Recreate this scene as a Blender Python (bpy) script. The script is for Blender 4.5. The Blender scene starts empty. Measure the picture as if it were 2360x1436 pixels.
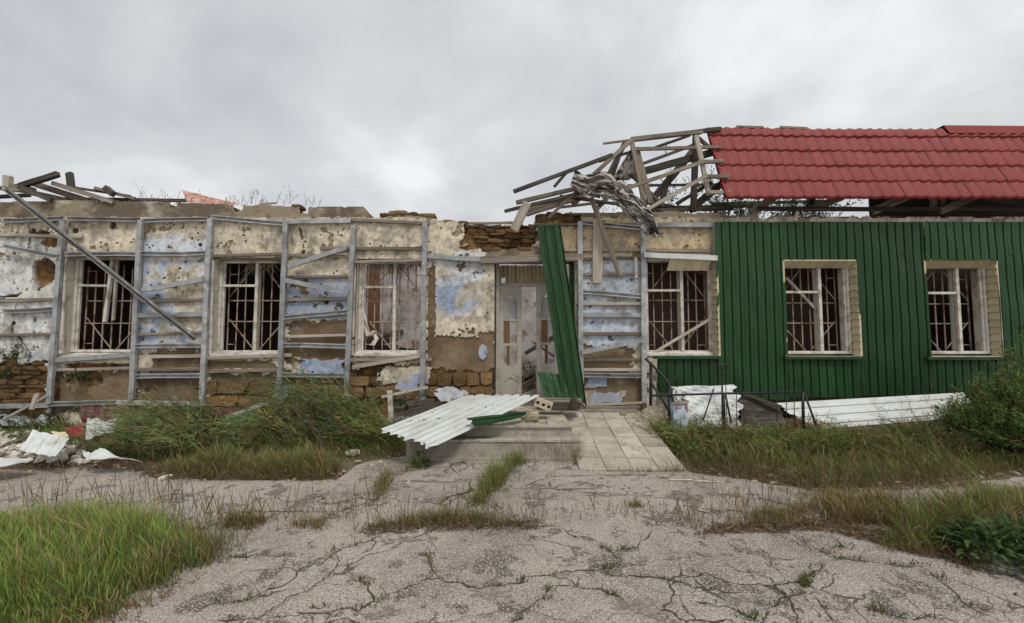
import bpy, bmesh, math, random
import numpy as np
from mathutils import Vector, Matrix
random.seed(7); RNG = np.random.default_rng(7)
S = bpy.context.scene; COL = S.collection
# ---------------------------------------------------------------- camera
F, CX, CY, PITCH, EYE = 950.0, 1180.0, 718.0, math.radians(3.4), 1.6
cam = bpy.data.objects.new('camera', bpy.data.cameras.new('camera')); COL.objects.link(cam)
cam.location = (0, 0, EYE); cam.rotation_euler = (math.pi/2 + PITCH, 0, 0)
cam.data.sensor_width = 36; cam.data.lens = 36*F/2360.0; cam.data.clip_end = 2000; cam.data.clip_start = .05
S.camera = cam
# ---------------------------------------------------------------- sky, sun, exposure
SUN_EL, SUN_AZ = math.radians(58), math.radians(160)
wd = bpy.data.worlds.new('World'); S.world = wd; wd.use_nodes = True
nt = wd.node_tree; nt.nodes.clear(); N = nt.nodes.new; L = nt.links.new
out = N('ShaderNodeOutputWorld'); bg = N('ShaderNodeBackground'); bg.inputs[1].default_value = .1; L(bg.outputs[0], out.inputs[0])
sky = N('ShaderNodeTexSky'); sky.sky_type = 'NISHITA'; sky.sun_disc = False
sky.sun_elevation = SUN_EL; sky.sun_rotation = SUN_AZ; sky.air_density = 1; sky.dust_density = 3
tc = N('ShaderNodeTexCoord'); sp = N('ShaderNodeSeparateXYZ'); L(tc.outputs['Generated'], sp.inputs[0])
mx = N('ShaderNodeMath'); mx.operation = 'MAXIMUM'; L(sp.outputs[2], mx.inputs[0]); mx.inputs[1].default_value = 0
ad = N('ShaderNodeMath'); ad.operation = 'ADD'; L(mx.outputs[0], ad.inputs[0]); ad.inputs[1].default_value = .42
dx = N('ShaderNodeMath'); dx.operation = 'DIVIDE'; L(sp.outputs[0], dx.inputs[0]); L(ad.outputs[0], dx.inputs[1])
dy = N('ShaderNodeMath'); dy.operation = 'DIVIDE'; L(sp.outputs[1], dy.inputs[0]); L(ad.outputs[0], dy.inputs[1])
cb = N('ShaderNodeCombineXYZ'); L(dx.outputs[0], cb.inputs[0]); L(dy.outputs[0], cb.inputs[1]); cb.inputs[2].default_value = 3.7
n1 = N('ShaderNodeTexNoise'); n1.inputs['Scale'].default_value = 2.0; n1.inputs['Detail'].default_value = 7; n1.inputs['Roughness'].default_value = .52; n1.inputs['Distortion'].default_value = .15
L(cb.outputs[0], n1.inputs['Vector'])
cr = N('ShaderNodeValToRGB'); L(n1.outputs['Fac'], cr.inputs[0])
e = cr.color_ramp.elements; e[0].position = .30; e[0].color = (.45, .468, .485, 1); e[1].position = .66; e[1].color = (.78, .785, .785, 1)
m_ = e.new(.5); m_.color = (.585, .60, .61, 1)
sc = N('ShaderNodeVectorMath'); sc.operation = 'SCALE'; L(cr.outputs[0], sc.inputs[0]); sc.inputs['Scale'].default_value = 10
mi = N('ShaderNodeMix'); mi.data_type = 'RGBA'; mi.inputs[0].default_value = .93
L(sky.outputs[0], mi.inputs[6]); L(sc.outputs[0], mi.inputs[7]); L(mi.outputs[2], bg.inputs[0])
sun = bpy.data.objects.new('sun', bpy.data.lights.new('sun', 'SUN')); COL.objects.link(sun)
sun.data.energy = 1.5; sun.data.angle = math.radians(16); sun.data.color = (1, .96, .9)
sdir = Vector((math.sin(SUN_AZ)*math.cos(SUN_EL), math.cos(SUN_AZ)*math.cos(SUN_EL), math.sin(SUN_EL)))
sun.rotation_euler = sdir.to_track_quat('Z', 'Y').to_euler(); sun.location = (0, -5, 12)
v = S.view_settings; v.view_transform = 'Standard'; v.look = 'None'; v.exposure = .3; v.gamma = 1; v.use_curve_mapping = False

# ---------------------------------------------------------------- photo pixel <-> place
cp, sn = math.cos(PITCH), math.sin(PITCH)
def ray(px, py):
    u, w = (px-CX)/F, (CY-py)/F
    return Vector((u, cp - w*sn, sn + w*cp))
def P(px, py, Y):
    d = ray(px, py); t = Y/d.y
    return Vector((d.x*t, Y, EYE + d.z*t))
def G(px, py, z=0.0):
    d = ray(px, py); t = (z-EYE)/d.z
    return Vector((d.x*t, d.y*t, z))
def proj(x, y, z):
    dz = z-EYE; dep = y*cp + dz*sn; up = -y*sn + dz*cp
    return CX + F*x/dep, CY - F*up/dep
# ---------------------------------------------------------------- noise in numpy
def vnoise(x, y, seed):
    r = np.random.default_rng(seed); T = r.random((256, 256))
    xi = np.floor(x).astype(int); yi = np.floor(y).astype(int); fx = x-xi; fy = y-yi
    fx = fx*fx*(3-2*fx); fy = fy*fy*(3-2*fy)
    a = T[xi % 256, yi % 256]; b = T[(xi+1) % 256, yi % 256]; c = T[xi % 256, (yi+1) % 256]; d = T[(xi+1) % 256, (yi+1) % 256]
    return (a*(1-fx)+b*fx)*(1-fy) + (c*(1-fx)+d*fx)*fy
def fbm(x, y, seed, oct=4):
    s = 0; a = .5; t = 0
    for i in range(oct):
        s = s + a*vnoise(x*2**i + 17*i, y*2**i + 31*i, seed+i); t += a; a *= .55
    return s/t
# ---------------------------------------------------------------- object helpers
WL = {}
def wl(o): return WL.get(o.name, Vector((0, 0, 0))) if o else Vector((0, 0, 0))
def tag(o, label=None, cat=None, group=None, kind=None):
    if label: o['label'] = label
    if cat: o['category'] = cat
    if group: o['group'] = group
    if kind: o['kind'] = kind
    return o
def empty(name, loc):
    o = bpy.data.objects.new(name, None); COL.objects.link(o); o.location = loc; o.empty_display_size = .1
    WL[o.name] = Vector(loc); return o
def link(name, me, mat, parent, world):
    o = bpy.data.objects.new(name, me); COL.objects.link(o)
    if mat and not me.materials: me.materials.append(mat)
    o.parent = parent; o.location = Vector(world) - wl(parent); WL[o.name] = Vector(world)
    return o
class MB:
    def __init__(s): s.v = []; s.f = []
    def add(s, vs, fs):
        b = len(s.v); s.v += [tuple(p) for p in vs]; s.f += [tuple(b+i for i in f) for f in fs]; return s
    def box(s, x0, x1, y0, y1, z0, z1):
        return s.add([(x0,y0,z0),(x1,y0,z0),(x1,y1,z0),(x0,y1,z0),(x0,y0,z1),(x1,y0,z1),(x1,y1,z1),(x0,y1,z1)],
                     [(0,3,2,1),(4,5,6,7),(0,1,5,4),(1,2,6,5),(2,3,7,6),(3,0,4,7)])
    def quad(s, a, b, c, d): return s.add([a, b, c, d], [(0, 1, 2, 3)])
    def bar(s, a, b, w, t=None, face=(0, -1, 0)):
        a, b = Vector(a), Vector(b); t = t or w; ex = (b-a).normalized(); fy = Vector(face)
        ey = fy - ex*fy.dot(ex)
        if ey.length < .01: ey = ex.orthogonal()
        ey.normalize(); ez = ex.cross(ey)
        o = []
        for p in (a, b):
            for q in ((-1,-1),(1,-1),(1,1),(-1,1)): o.append(p + ey*q[0]*t/2 + ez*q[1]*w/2)
        return s.add(o, [(0,1,2,3),(7,6,5,4),(0,4,5,1),(1,5,6,2),(2,6,7,3),(3,7,4,0)])
    def tube(s, pts, r, n=6):
        pts = [Vector(p) for p in pts]; k = len(pts); vs = []; fs = []
        for i, p in enumerate(pts):
            d = (pts[min(i+1, k-1)] - pts[max(i-1, 0)]).normalized(); a = d.orthogonal().normalized(); b = d.cross(a)
            rr = r[i] if isinstance(r, (list, tuple)) else r
            vs += [p + a*math.cos(2*math.pi*j/n)*rr + b*math.sin(2*math.pi*j/n)*rr for j in range(n)]
        for i in range(k-1):
            for j in range(n): fs.append((i*n+j, i*n+(j+1) % n, (i+1)*n+(j+1) % n, (i+1)*n+j))
        fs += [tuple(range(n))[::-1], tuple(range((k-1)*n, k*n))]
        return s.add(vs, fs)
    def build(s, name, mat, parent=None, smooth=False, solid=0):
        a = np.array(s.v); lo = a.min(0); hi = a.max(0); c = np.array([(lo[0]+hi[0])/2, (lo[1]+hi[1])/2, lo[2]])
        me = bpy.data.meshes.new(name); me.from_pydata([tuple(q) for q in a-c], [], s.f); me.update()
        if smooth: me.polygons.foreach_set('use_smooth', [True]*len(me.polygons))
        o = link(name, me, mat, parent, c)
        if solid:
            m = o.modifiers.new('thick', 'SOLIDIFY'); m.thickness = solid; m.offset = 0
        return o
def np_mesh(name, V, Q, mat, parent=None, col=None, smooth=False, world=None):
    V = np.asarray(V, dtype=np.float32); Q = np.asarray(Q, dtype=np.int32)
    lo = V.min(0); hi = V.max(0); c = np.array([(lo[0]+hi[0])/2, (lo[1]+hi[1])/2, lo[2]]) if world is None else np.array(world)
    me = bpy.data.meshes.new(name); k = Q.shape[1]
    me.vertices.add(len(V)); me.vertices.foreach_set('co', (V-c).astype(np.float32).ravel())
    me.loops.add(Q.size); me.loops.foreach_set('vertex_index', Q.ravel())
    me.polygons.add(len(Q)); me.polygons.foreach_set('loop_start', np.arange(0, Q.size, k, dtype=np.int32))
    me.polygons.foreach_set('use_smooth', [smooth]*len(Q)); me.update(calc_edges=True)
    if col is not None:
        at = me.color_attributes.new('tint', 'FLOAT_COLOR', 'POINT'); c4 = np.ones((len(V), 4), np.float32); c4[:, :3] = col
        at.data.foreach_set('color', c4.ravel())
    return link(name, me, mat, parent, c)
# ---------------------------------------------------------------- materials
def mat(name, base, rough=.8, var=(), scale=6, bump=0, bscale=40, metal=0, stretch=None, attr=False, rnd=0, spots=None, trans=0, detail=5, spec=.3, blotch=None):
    """base colour mixed with the colours in var by noise; optional bump, per-object variation, spots (colour, scale, size)"""
    m = bpy.data.materials.new(name); m.use_nodes = True; t = m.node_tree; nd = t.nodes; lk = t.links.new
    b = nd['Principled BSDF']; b.inputs['Roughness'].default_value = rough; b.inputs['Metallic'].default_value = metal
    b.inputs['Specular IOR Level'].default_value = spec
    co = nd.new('ShaderNodeTexCoord'); oi = nd.new('ShaderNodeObjectInfo')
    ad = nd.new('ShaderNodeVectorMath'); ad.operation = 'ADD'; lk(co.outputs['Object'], ad.inputs[0])
    cx = nd.new('ShaderNodeVectorMath'); cx.operation = 'SCALE'; lk(oi.outputs['Location'], cx.inputs[0]); cx.inputs['Scale'].default_value = 3.1
    lk(cx.outputs[0], ad.inputs[1]); vec = ad.outputs[0]
    if stretch:
        mp = nd.new('ShaderNodeMapping'); mp.inputs['Scale'].default_value = stretch; lk(vec, mp.inputs[0]); vec = mp.outputs[0]
    if attr:
        at = nd.new('ShaderNodeAttribute'); at.attribute_name = 'tint'; cur = at.outputs['Color']
    else:
        rg = nd.new('ShaderNodeRGB'); rg.outputs[0].default_value = (*base, 1); cur = rg.outputs[0]
    def mixc(fac, a, c, mode='MIX'):
        x = nd.new('ShaderNodeMix'); x.data_type = 'RGBA'; x.blend_type = mode
        if isinstance(fac, (int, float)): x.inputs[0].default_value = fac
        else: lk(fac, x.inputs[0])
        lk(a, x.inputs[6])
        if isinstance(c, tuple): x.inputs[7].default_value = (*c[:3], 1)
        else: lk(c, x.inputs[7])
        return x.outputs[2]
    def noise(sc, lo, hi, w=0, det=detail):
        n = nd.new('ShaderNodeTexNoise'); n.inputs['Scale'].default_value = sc; n.inputs['Detail'].default_value = det; n.inputs['Roughness'].default_value = .6
        if w:
            o2 = nd.new('ShaderNodeVectorMath'); o2.operation = 'ADD'; lk(vec, o2.inputs[0]); o2.inputs[1].default_value = (w*7.3, w*3.1, w*5.7); lk(o2.outputs[0], n.inputs['Vector'])
        else: lk(vec, n.inputs['Vector'])
        mr = nd.new('ShaderNodeMapRange'); lk(n.outputs['Fac'], mr.inputs[0]); mr.inputs[1].default_value = lo; mr.inputs[2].default_value = hi
        return mr.outputs[0]
    for i, (c, lo, hi, sc) in enumerate(var):
        cur = mixc(noise(sc, lo, hi, i+1), cur, c)
    if spots:
        for c, sc, sz in spots:
            vo = nd.new('ShaderNodeTexVoronoi'); vo.inputs['Scale'].default_value = sc; lk(vec, vo.inputs['Vector'])
            mr = nd.new('ShaderNodeMapRange'); lk(vo.outputs['Distance'], mr.inputs[0]); mr.inputs[1].default_value = sz; mr.inputs[2].default_value = sz*.6
            cur = mixc(mr.outputs[0], cur, c)
    if rnd:
        mr = nd.new('ShaderNodeMapRange'); lk(oi.outputs['Random'], mr.inputs[0]); mr.inputs[3].default_value = 1-rnd; mr.inputs[4].default_value = 1+rnd
        cc = nd.new('ShaderNodeCombineColor')
        for i in range(3): lk(mr.outputs[0], cc.inputs[i])
        cur = mixc(1.0, cur, cc.outputs[0], 'MULTIPLY')
    lk(cur, b.inputs['Base Color'])
    if bump:
        n = nd.new('ShaderNodeTexNoise'); n.inputs['Scale'].default_value = bscale; n.inputs['Detail'].default_value = 6; lk(vec, n.inputs['Vector'])
        bp = nd.new('ShaderNodeBump'); bp.inputs['Strength'].default_value = bump; bp.inputs['Distance'].default_value = .02
        lk(n.outputs['Fac'], bp.inputs['Height']); lk(bp.outputs[0], b.inputs['Normal'])
    if trans:
        tr = nd.new('ShaderNodeBsdfTranslucent'); lk(cur, tr.inputs[0]); ms = nd.new('ShaderNodeMixShader'); ms.inputs[0].default_value = trans
        o = nd['Material Output']; lk(b.outputs[0], ms.inputs[1]); lk(tr.outputs[0], ms.inputs[2]); lk(ms.outputs[0], o.inputs[0])
    return m
M = {}
M['plaster'] = mat('plaster', (.5,.45,.33), .9, [((.2,.16,.115),.665,.73,4.1),((.6,.56,.47),.6,.8,2.3),((.22,.18,.13),.665,.72,19)], bump=.5, bscale=28, attr=True)
M['reveal'] = mat('reveal', (.55,.51,.43), .9, [((.25,.21,.16),.5,.75,4)], bump=.4, bscale=25)
M['stone'] = mat('stone', (.25,.145,.062), .95, [((.13,.07,.03),.42,.66,9),((.34,.22,.105),.52,.72,4),((.25,.2,.14),.55,.7,2.2),((.06,.037,.02),.56,.7,24)], bump=1.2, bscale=24, rnd=.4)
M['rubble'] = mat('rubble', (.4,.34,.24), .95, [((.2,.14,.08),.45,.7,6),((.55,.5,.4),.55,.75,3)], bump=.8, bscale=20, rnd=.25)
M['wood'] = mat('wood', (.24,.2,.158), .85, [((.12,.098,.075),.42,.68,3),((.4,.365,.31),.52,.75,5),((.07,.055,.04),.6,.72,9)], bump=.6, bscale=30, stretch=(.25,4,4), rnd=.25)
M['darkwood'] = mat('darkwood', (.09,.078,.064), .9, [((.04,.033,.028),.4,.65,3),((.2,.175,.145),.52,.75,5)], bump=.6, bscale=30, stretch=(.25,4,4), rnd=.25)
M['palewood'] = mat('palewood', (.40,.36,.30), .85, [((.22,.18,.14),.45,.7,3),((.54,.5,.44),.52,.72,6)], bump=.4, bscale=30, stretch=(.3,4,4), rnd=.2)
M['galv'] = mat('galv', (.36,.37,.372), .5, [((.2,.205,.205),.45,.66,4),((.52,.53,.53),.53,.72,7),((.2,.155,.11),.66,.74,10)], metal=.15, bump=.08, bscale=14, rnd=.15, spec=.5)
M['white_metal'] = mat('white_metal', (.62,.64,.625), .45, [((.5,.5,.47),.45,.7,3),((.4,.35,.27),.62,.74,6)], spots=[((.05,.045,.04),3.2,.07)], bump=.05, bscale=8, spec=.5)
M['white_paint'] = mat('white_paint', (.62,.59,.53), .65, [((.33,.28,.22),.46,.66,7),((.2,.15,.1),.66,.74,14)], bump=.3, bscale=40, rnd=.1)
M['door_paint'] = mat('door_paint', (.44,.41,.35), .7, [((.3,.26,.21),.5,.72,5),((.2,.16,.12),.66,.74,13)], bump=.3, bscale=40, rnd=.08)
M['rust'] = mat('rust', (.38,.3,.24), .85, [((.17,.085,.045),.48,.62,7),((.4,.35,.3),.55,.7,5)], bump=.3, bscale=50)
M['green'] = mat('green', (.0135,.051,.0145), .5, [((.02,.066,.021),.45,.72,1.3),((.008,.036,.011),.48,.7,3.5),((.05,.085,.045),.6,.8,5),((.07,.095,.06),.68,.8,14)], stretch=(2.2,2.2,.55), spots=[((.004,.01,.006),1.7,.035)], bump=.08, bscale=6, rnd=.16, spec=.35)
M['red'] = mat('red', (.225,.032,.028), .66, [((.27,.046,.04),.5,.75,2),((.17,.026,.022),.52,.78,5),((.42,.21,.18),.72,.82,6)], spots=[((.12,.02,.02),3.1,.04)], bump=.05, bscale=12, rnd=.07, spec=.45)
M['siding'] = mat('siding', (.56,.48,.32), .6, [((.4,.32,.2),.5,.8,4)], rnd=.12, bump=.1)
M['black'] = mat('black', (.02,.02,.021), .5, [((.08,.05,.035),.6,.72,8)], bump=.2, spec=.4)
M['soil'] = mat('soil', (.15,.11,.075), .95, [((.07,.052,.036),.42,.65,3),((.23,.18,.125),.55,.75,9)], bump=1, bscale=22)
M['concrete'] = mat('concrete', (.36,.33,.275), .9, [((.2,.175,.14),.45,.7,4),((.45,.42,.36),.55,.75,9)], bump=.5, bscale=45, rnd=.06)
M['tile'] = mat('tile', (.44,.40,.33), .85, [((.29,.25,.195),.42,.66,4),((.55,.51,.43),.52,.72,2),((.22,.185,.14),.58,.7,11)], bump=.3, bscale=60, rnd=.1)
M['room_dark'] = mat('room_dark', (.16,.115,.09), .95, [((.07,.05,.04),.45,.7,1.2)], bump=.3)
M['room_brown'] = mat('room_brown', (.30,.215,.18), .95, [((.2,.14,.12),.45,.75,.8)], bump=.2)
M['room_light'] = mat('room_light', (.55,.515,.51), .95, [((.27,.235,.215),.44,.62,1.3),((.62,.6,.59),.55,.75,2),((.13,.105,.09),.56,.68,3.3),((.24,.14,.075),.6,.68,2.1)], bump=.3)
M['board'] = mat('board', (.38,.32,.19), .7, [((.28,.23,.13),.45,.7,4)], rnd=.14, bump=.2, stretch=(3,3,.5))
M['foliage'] = mat('foliage', (.06,.1,.03), .7, attr=True, trans=.3, spec=.15)
M['rag'] = mat('rag', (.44,.42,.385), .95, [((.07,.06,.055),.5,.58,7),((.24,.21,.18),.48,.66,3)], bump=.8, bscale=20)
M['cloth'] = mat('cloth', (.62,.55,.5), .9, [((.4,.32,.28),.5,.7,5)], bump=.3)
M['maroon'] = mat('maroon', (.10,.03,.035), .5, [((.06,.02,.02),.5,.7,4)])
M['rusty_sheet'] = mat('rusty_sheet', (.42,.2,.15), .8, [((.55,.42,.36),.48,.62,6),((.2,.09,.06),.55,.7,9)], bump=.4)
M['blue_tin'] = mat('blue_tin', (.5,.56,.66), .5, [((.2,.27,.42),.48,.62,6),((.25,.1,.06),.58,.66,9)], bump=.2)
M['glass'] = mat('glass', (.25,.25,.25), .15, [((.4,.38,.34),.45,.7,3)], spec=.6)
M['orange_wood'] = mat('orange_wood', (.2,.11,.06), .8, [((.12,.065,.035),.4,.7,4)], stretch=(4,4,.5))
M['paper'] = mat('paper', (.66,.62,.55), .9, [((.42,.35,.27),.46,.62,5),((.78,.77,.74),.52,.66,9)], bump=.3, rnd=.15)
M['spill'] = mat('spill', (.62,.56,.40), .85, [((.4,.35,.25),.5,.7,9)], bump=.3)
M['brick'] = mat('brick', (.5,.42,.31), .9, [((.35,.28,.2),.5,.7,8)], bump=.5)
# asphalt with aggregate, stains and hairline cracks
def asphalt():
    m = mat('asphalt', (.405,.36,.318), .92, [((.22,.19,.165),.44,.66,.9),((.43,.385,.345),.52,.72,2.2),((.19,.162,.138),.56,.72,5),((.1,.085,.072),.575,.61,2.6),((.115,.097,.083),.585,.62,6.5),((.58,.52,.46),.50,.62,75),((.17,.143,.12),.51,.62,105)],
            spots=[((.58,.53,.48),30,.16),((.14,.12,.105),41,.15)], bump=1.0, bscale=60, detail=8)
    t = m.node_tree; nd = t.nodes; lk = t.links.new; b = nd['Principled BSDF']; src = b.inputs['Base Color'].links[0].from_socket
    co = nd.new('ShaderNodeTexCoord'); n = nd.new('ShaderNodeTexNoise'); n.inputs['Scale'].default_value = 2.4; n.inputs['Detail'].default_value = 6; lk(co.outputs['Object'], n.inputs['Vector'])
    mv = nd.new('ShaderNodeVectorMath'); mv.operation = 'MULTIPLY_ADD'; lk(n.outputs['Color'], mv.inputs[0]); mv.inputs[1].default_value = (.55,.55,0); lk(co.outputs['Object'], mv.inputs[2])
    vo = nd.new('ShaderNodeTexVoronoi'); vo.feature = 'DISTANCE_TO_EDGE'; vo.inputs['Scale'].default_value = .95; lk(mv.outputs[0], vo.inputs['Vector'])
    n2 = nd.new('ShaderNodeTexNoise'); n2.inputs['Scale'].default_value = 1.3; lk(co.outputs['Object'], n2.inputs['Vector'])
    wdt = nd.new('ShaderNodeMapRange'); lk(n2.outputs['Fac'], wdt.inputs[0]); wdt.inputs[1].default_value = .42; wdt.inputs[2].default_value = .75; wdt.inputs[3].default_value = 0.0005; wdt.inputs[4].default_value = .012
    lt = nd.new('ShaderNodeMath'); lt.operation = 'LESS_THAN'; lk(vo.outputs['Distance'], lt.inputs[0]); lk(wdt.outputs[0], lt.inputs[1])
    x = nd.new('ShaderNodeMix'); x.data_type = 'RGBA'; lk(lt.outputs[0], x.inputs[0]); lk(src, x.inputs[6]); x.inputs[7].default_value = (.058,.048,.039,1)
    vo2 = nd.new('ShaderNodeTexVoronoi'); vo2.feature = 'DISTANCE_TO_EDGE'; vo2.inputs['Scale'].default_value = 2.9; lk(mv.outputs[0], vo2.inputs['Vector'])
    wd2 = nd.new('ShaderNodeMapRange'); lk(n2.outputs['Fac'], wd2.inputs[0]); wd2.inputs[1].default_value = .5; wd2.inputs[2].default_value = .68; wd2.inputs[3].default_value = -.002; wd2.inputs[4].default_value = .022
    lt2 = nd.new('ShaderNodeMath'); lt2.operation = 'LESS_THAN'; lk(vo2.outputs['Distance'], lt2.inputs[0]); lk(wd2.outputs[0], lt2.inputs[1])
    x2 = nd.new('ShaderNodeMix'); x2.data_type = 'RGBA'; lk(lt2.outputs[0], x2.inputs[0]); lk(x.outputs[2], x2.inputs[6]); x2.inputs[7].default_value = (.12,.103,.088,1); lk(x2.outputs[2], b.inputs['Base Color'])
    hm = nd.new('ShaderNodeMath'); hm.operation = 'MINIMUM'; lk(vo.outputs['Distance'], hm.inputs[0]); hm.inputs[1].default_value = .05
    bp = nd.new('ShaderNodeBump'); bp.inputs['Strength'].default_value = .7; bp.inputs['Distance'].default_value = .25; lk(hm.outputs[0], bp.inputs['Height'])
    old = b.inputs['Normal'].links[0].from_socket; lk(old, bp.inputs['Normal']); lk(bp.outputs[0], b.inputs['Normal'])
    return m
M['asphalt'] = asphalt()
M['crack'] = mat('crack', (.065,.054,.042), .95, [((.12,.1,.075),.48,.65,12),((.07,.085,.03),.58,.66,7)], bump=.8)
M['patch'] = mat('patch', (.19,.165,.143), .92, [((.27,.235,.205),.46,.62,9),((.36,.32,.28),.52,.64,40)], spots=[((.42,.38,.34),30,.15)], bump=.8, bscale=60)
# ---------------------------------------------------------------- beams and channels with their own length axis
def frame_axes(p0, p1, face):
    ex = (p1-p0).normalized(); f = Vector(face); ey = f - ex*f.dot(ex)
    if ey.length < .02: ey = ex.orthogonal()
    ey.normalize(); return ex, ey, ex.cross(ey)
def place(name, me, m, parent, p0, p1, face):
    ex, ey, ez = frame_axes(p0, p1, face); mid = (p0+p1)/2
    o = bpy.data.objects.new(name, me); COL.objects.link(o); me.materials.append(m); o.parent = parent
    R = Matrix((ex, ey, ez)).transposed().to_4x4(); o.matrix_local = Matrix.Translation(mid - wl(parent)) @ R
    WL[o.name] = mid; return o
def beam(name, p0, p1, w, t, m, parent, face=(0,-1,0), rough=1.0, bow=0.0):
    p0, p1 = Vector(p0), Vector(p1); Ln = (p1-p0).length; n = max(2, int(Ln/.22)); vs = []; fs = []
    for i in range(n+1):
        x = -Ln/2 + Ln*i/n; k = rough*.035*w; bz = bow*(1-(2*i/n-1)**2)
        for a, b in ((-1,-1),(1,-1),(1,1),(-1,1)):
            e = random.uniform(-.3, .3)*w*rough if i in (0, n) else 0
            vs.append((x+e*.5, a*t/2 + random.uniform(-k, k), b*w/2 + bz + random.uniform(-k, k)))
    for i in range(n):
        for j in range(4): fs.append((i*4+j, i*4+(j+1) % 4, (i+1)*4+(j+1) % 4, (i+1)*4+j))
    fs += [(3,2,1,0), tuple(n*4+j for j in range(4))]
    me = bpy.data.meshes.new(name); me.from_pydata(vs, [], fs); me.update()
    o = place(name, me, m, parent, p0, p1, face); bv = o.modifiers.new('edge', 'BEVEL'); bv.width = min(w, t)*.06; bv.segments = 1
    return o
def channel(name, p0, p1, w, d, m, parent, face=(0,-1,0), openf=False, bow=0.0, kink=0.004):
    p0, p1 = Vector(p0), Vector(p1); Ln = (p1-p0).length; h = w/2; e = .004; n = max(3, int(Ln/.3)); vs = []; fs = []
    pr = [(0,-h),(0,h),(-d,h),(-d,h-.018),(-d+e,h-.018),(-d+e,h-e),(-e,h-e),(-e,-h+e),(-d+e,-h+e),(-d+e,-h+.018),(-d,-h+.018),(-d,-h)]
    if openf: pr = [(-d-y, z) for y, z in pr][::-1]
    k = len(pr)
    for i in range(n+1):
        x = -Ln/2 + Ln*i/n; jy = random.uniform(-kink, kink); jz = random.uniform(-kink, kink) + bow*(1-(2*i/n-1)**2); tw = random.uniform(-.03, .03)
        for y, z in pr: vs.append((x, y+jy+tw*z, z+jz))
    for i in range(n):
        for j in range(k): fs.append((i*k+j, (i+1)*k+j, (i+1)*k+(j+1) % k, i*k+(j+1) % k))
    fs += [tuple(range(k)), tuple(range(n*k, n*k+k))[::-1]]
    me = bpy.data.meshes.new(name); me.from_pydata(vs, [], fs); me.update()
    return place(name, me, m, parent, p0, p1, face)
# ---------------------------------------------------------------- blades (grass, leaves, twigs) as arrays
def blades(pos, dirv, ln, bend, w, c0, c1, segs=3, prof=None, rng=RNG):
    """pos N,3; dirv N,3; ln N; bend N,3 (added * t^2); w N; colours at root and tip"""
    n = len(pos); ts = np.linspace(0, 1, segs+1); side = np.cross(dirv, rng.normal(size=(n, 3))); side /= np.linalg.norm(side, axis=1)[:, None]+1e-9
    if prof is None: prof = 1-ts**2*.92
    V = np.zeros((n, segs+1, 2, 3)); C = np.zeros((n, segs+1, 2, 3))
    for i, t in enumerate(ts):
        ctr = pos + dirv*(ln*t)[:, None] + bend*(ln*t*t)[:, None]; wd_ = (w*prof[i]/2)[:, None]*side
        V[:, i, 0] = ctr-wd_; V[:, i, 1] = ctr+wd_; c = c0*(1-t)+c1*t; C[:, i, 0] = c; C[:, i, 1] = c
    base = (np.arange(n)*(segs+1)*2)[:, None]; Q = []
    for i in range(segs): Q.append(base + np.array([2*i, 2*i+1, 2*i+3, 2*i+2])[None])
    return V.reshape(-1, 3), np.concatenate(Q), C.reshape(-1, 3)
def join(parts):
    V = []; Q = []; C = []; b = 0
    for v_, q_, c_ in parts: V.append(v_); Q.append(q_+b); C.append(c_); b += len(v_)
    return np.concatenate(V), np.concatenate(Q), np.concatenate(C)
def jitcol(n, c, s=.25, hue=.12, rng=RNG):
    k = 1 + rng.normal(size=(n, 1))*s; h = rng.normal(size=(n, 1))*hue
    out = np.array(c)[None]*np.clip(k, .35, 1.9); out[:, 0] *= np.clip(1+h[:, 0]*1.5, .4, 2); return np.clip(out, .005, .9)
def upright(n, lean=(0, 0), spread=.25, rng=RNG):
    d = np.stack([lean[0]+rng.normal(size=n)*spread, lean[1]+rng.normal(size=n)*spread, np.ones(n)], 1); return d/np.linalg.norm(d, axis=1)[:, None]
def in_poly(x, y, poly):
    c = np.zeros(len(x), bool); k = len(poly)
    for i in range(k):
        x0, y0 = poly[i][0], poly[i][1]; x1, y1 = poly[(i+1) % k][0], poly[(i+1) % k][1]
        if y0 == y1: continue
        c ^= ((y0 > y) != (y1 > y)) & (x < (x1-x0)*(y-y0)/(y1-y0)+x0)
    return c
def scatter(poly, n, clump=0.0, seed=1, fscale=1.5):
    a = np.array([(p[0], p[1]) for p in poly]); lo = a.min(0); hi = a.max(0); r = np.random.default_rng(seed); out = np.zeros((0, 2))
    while len(out) < n:
        q = lo + (hi-lo)*r.random((n*3, 2)); k = in_poly(q[:, 0], q[:, 1], poly)
        if clump: k &= fbm(q[:, 0]*fscale+50, q[:, 1]*fscale+50, seed+9, 3) > (.5-.5*(1-clump)+(r.random(len(q))-.5)*.35)
        out = np.concatenate([out, q[k]])
    return out[:n]
# ================================================================= THE SETTING
MB().box(-120, 120, -60, 140, -.5, -.02).build('ground', M['soil'])
tag(bpy.data.objects['ground'], 'bare brown soil under the weeds along the building', 'ground', kind='structure')
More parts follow.
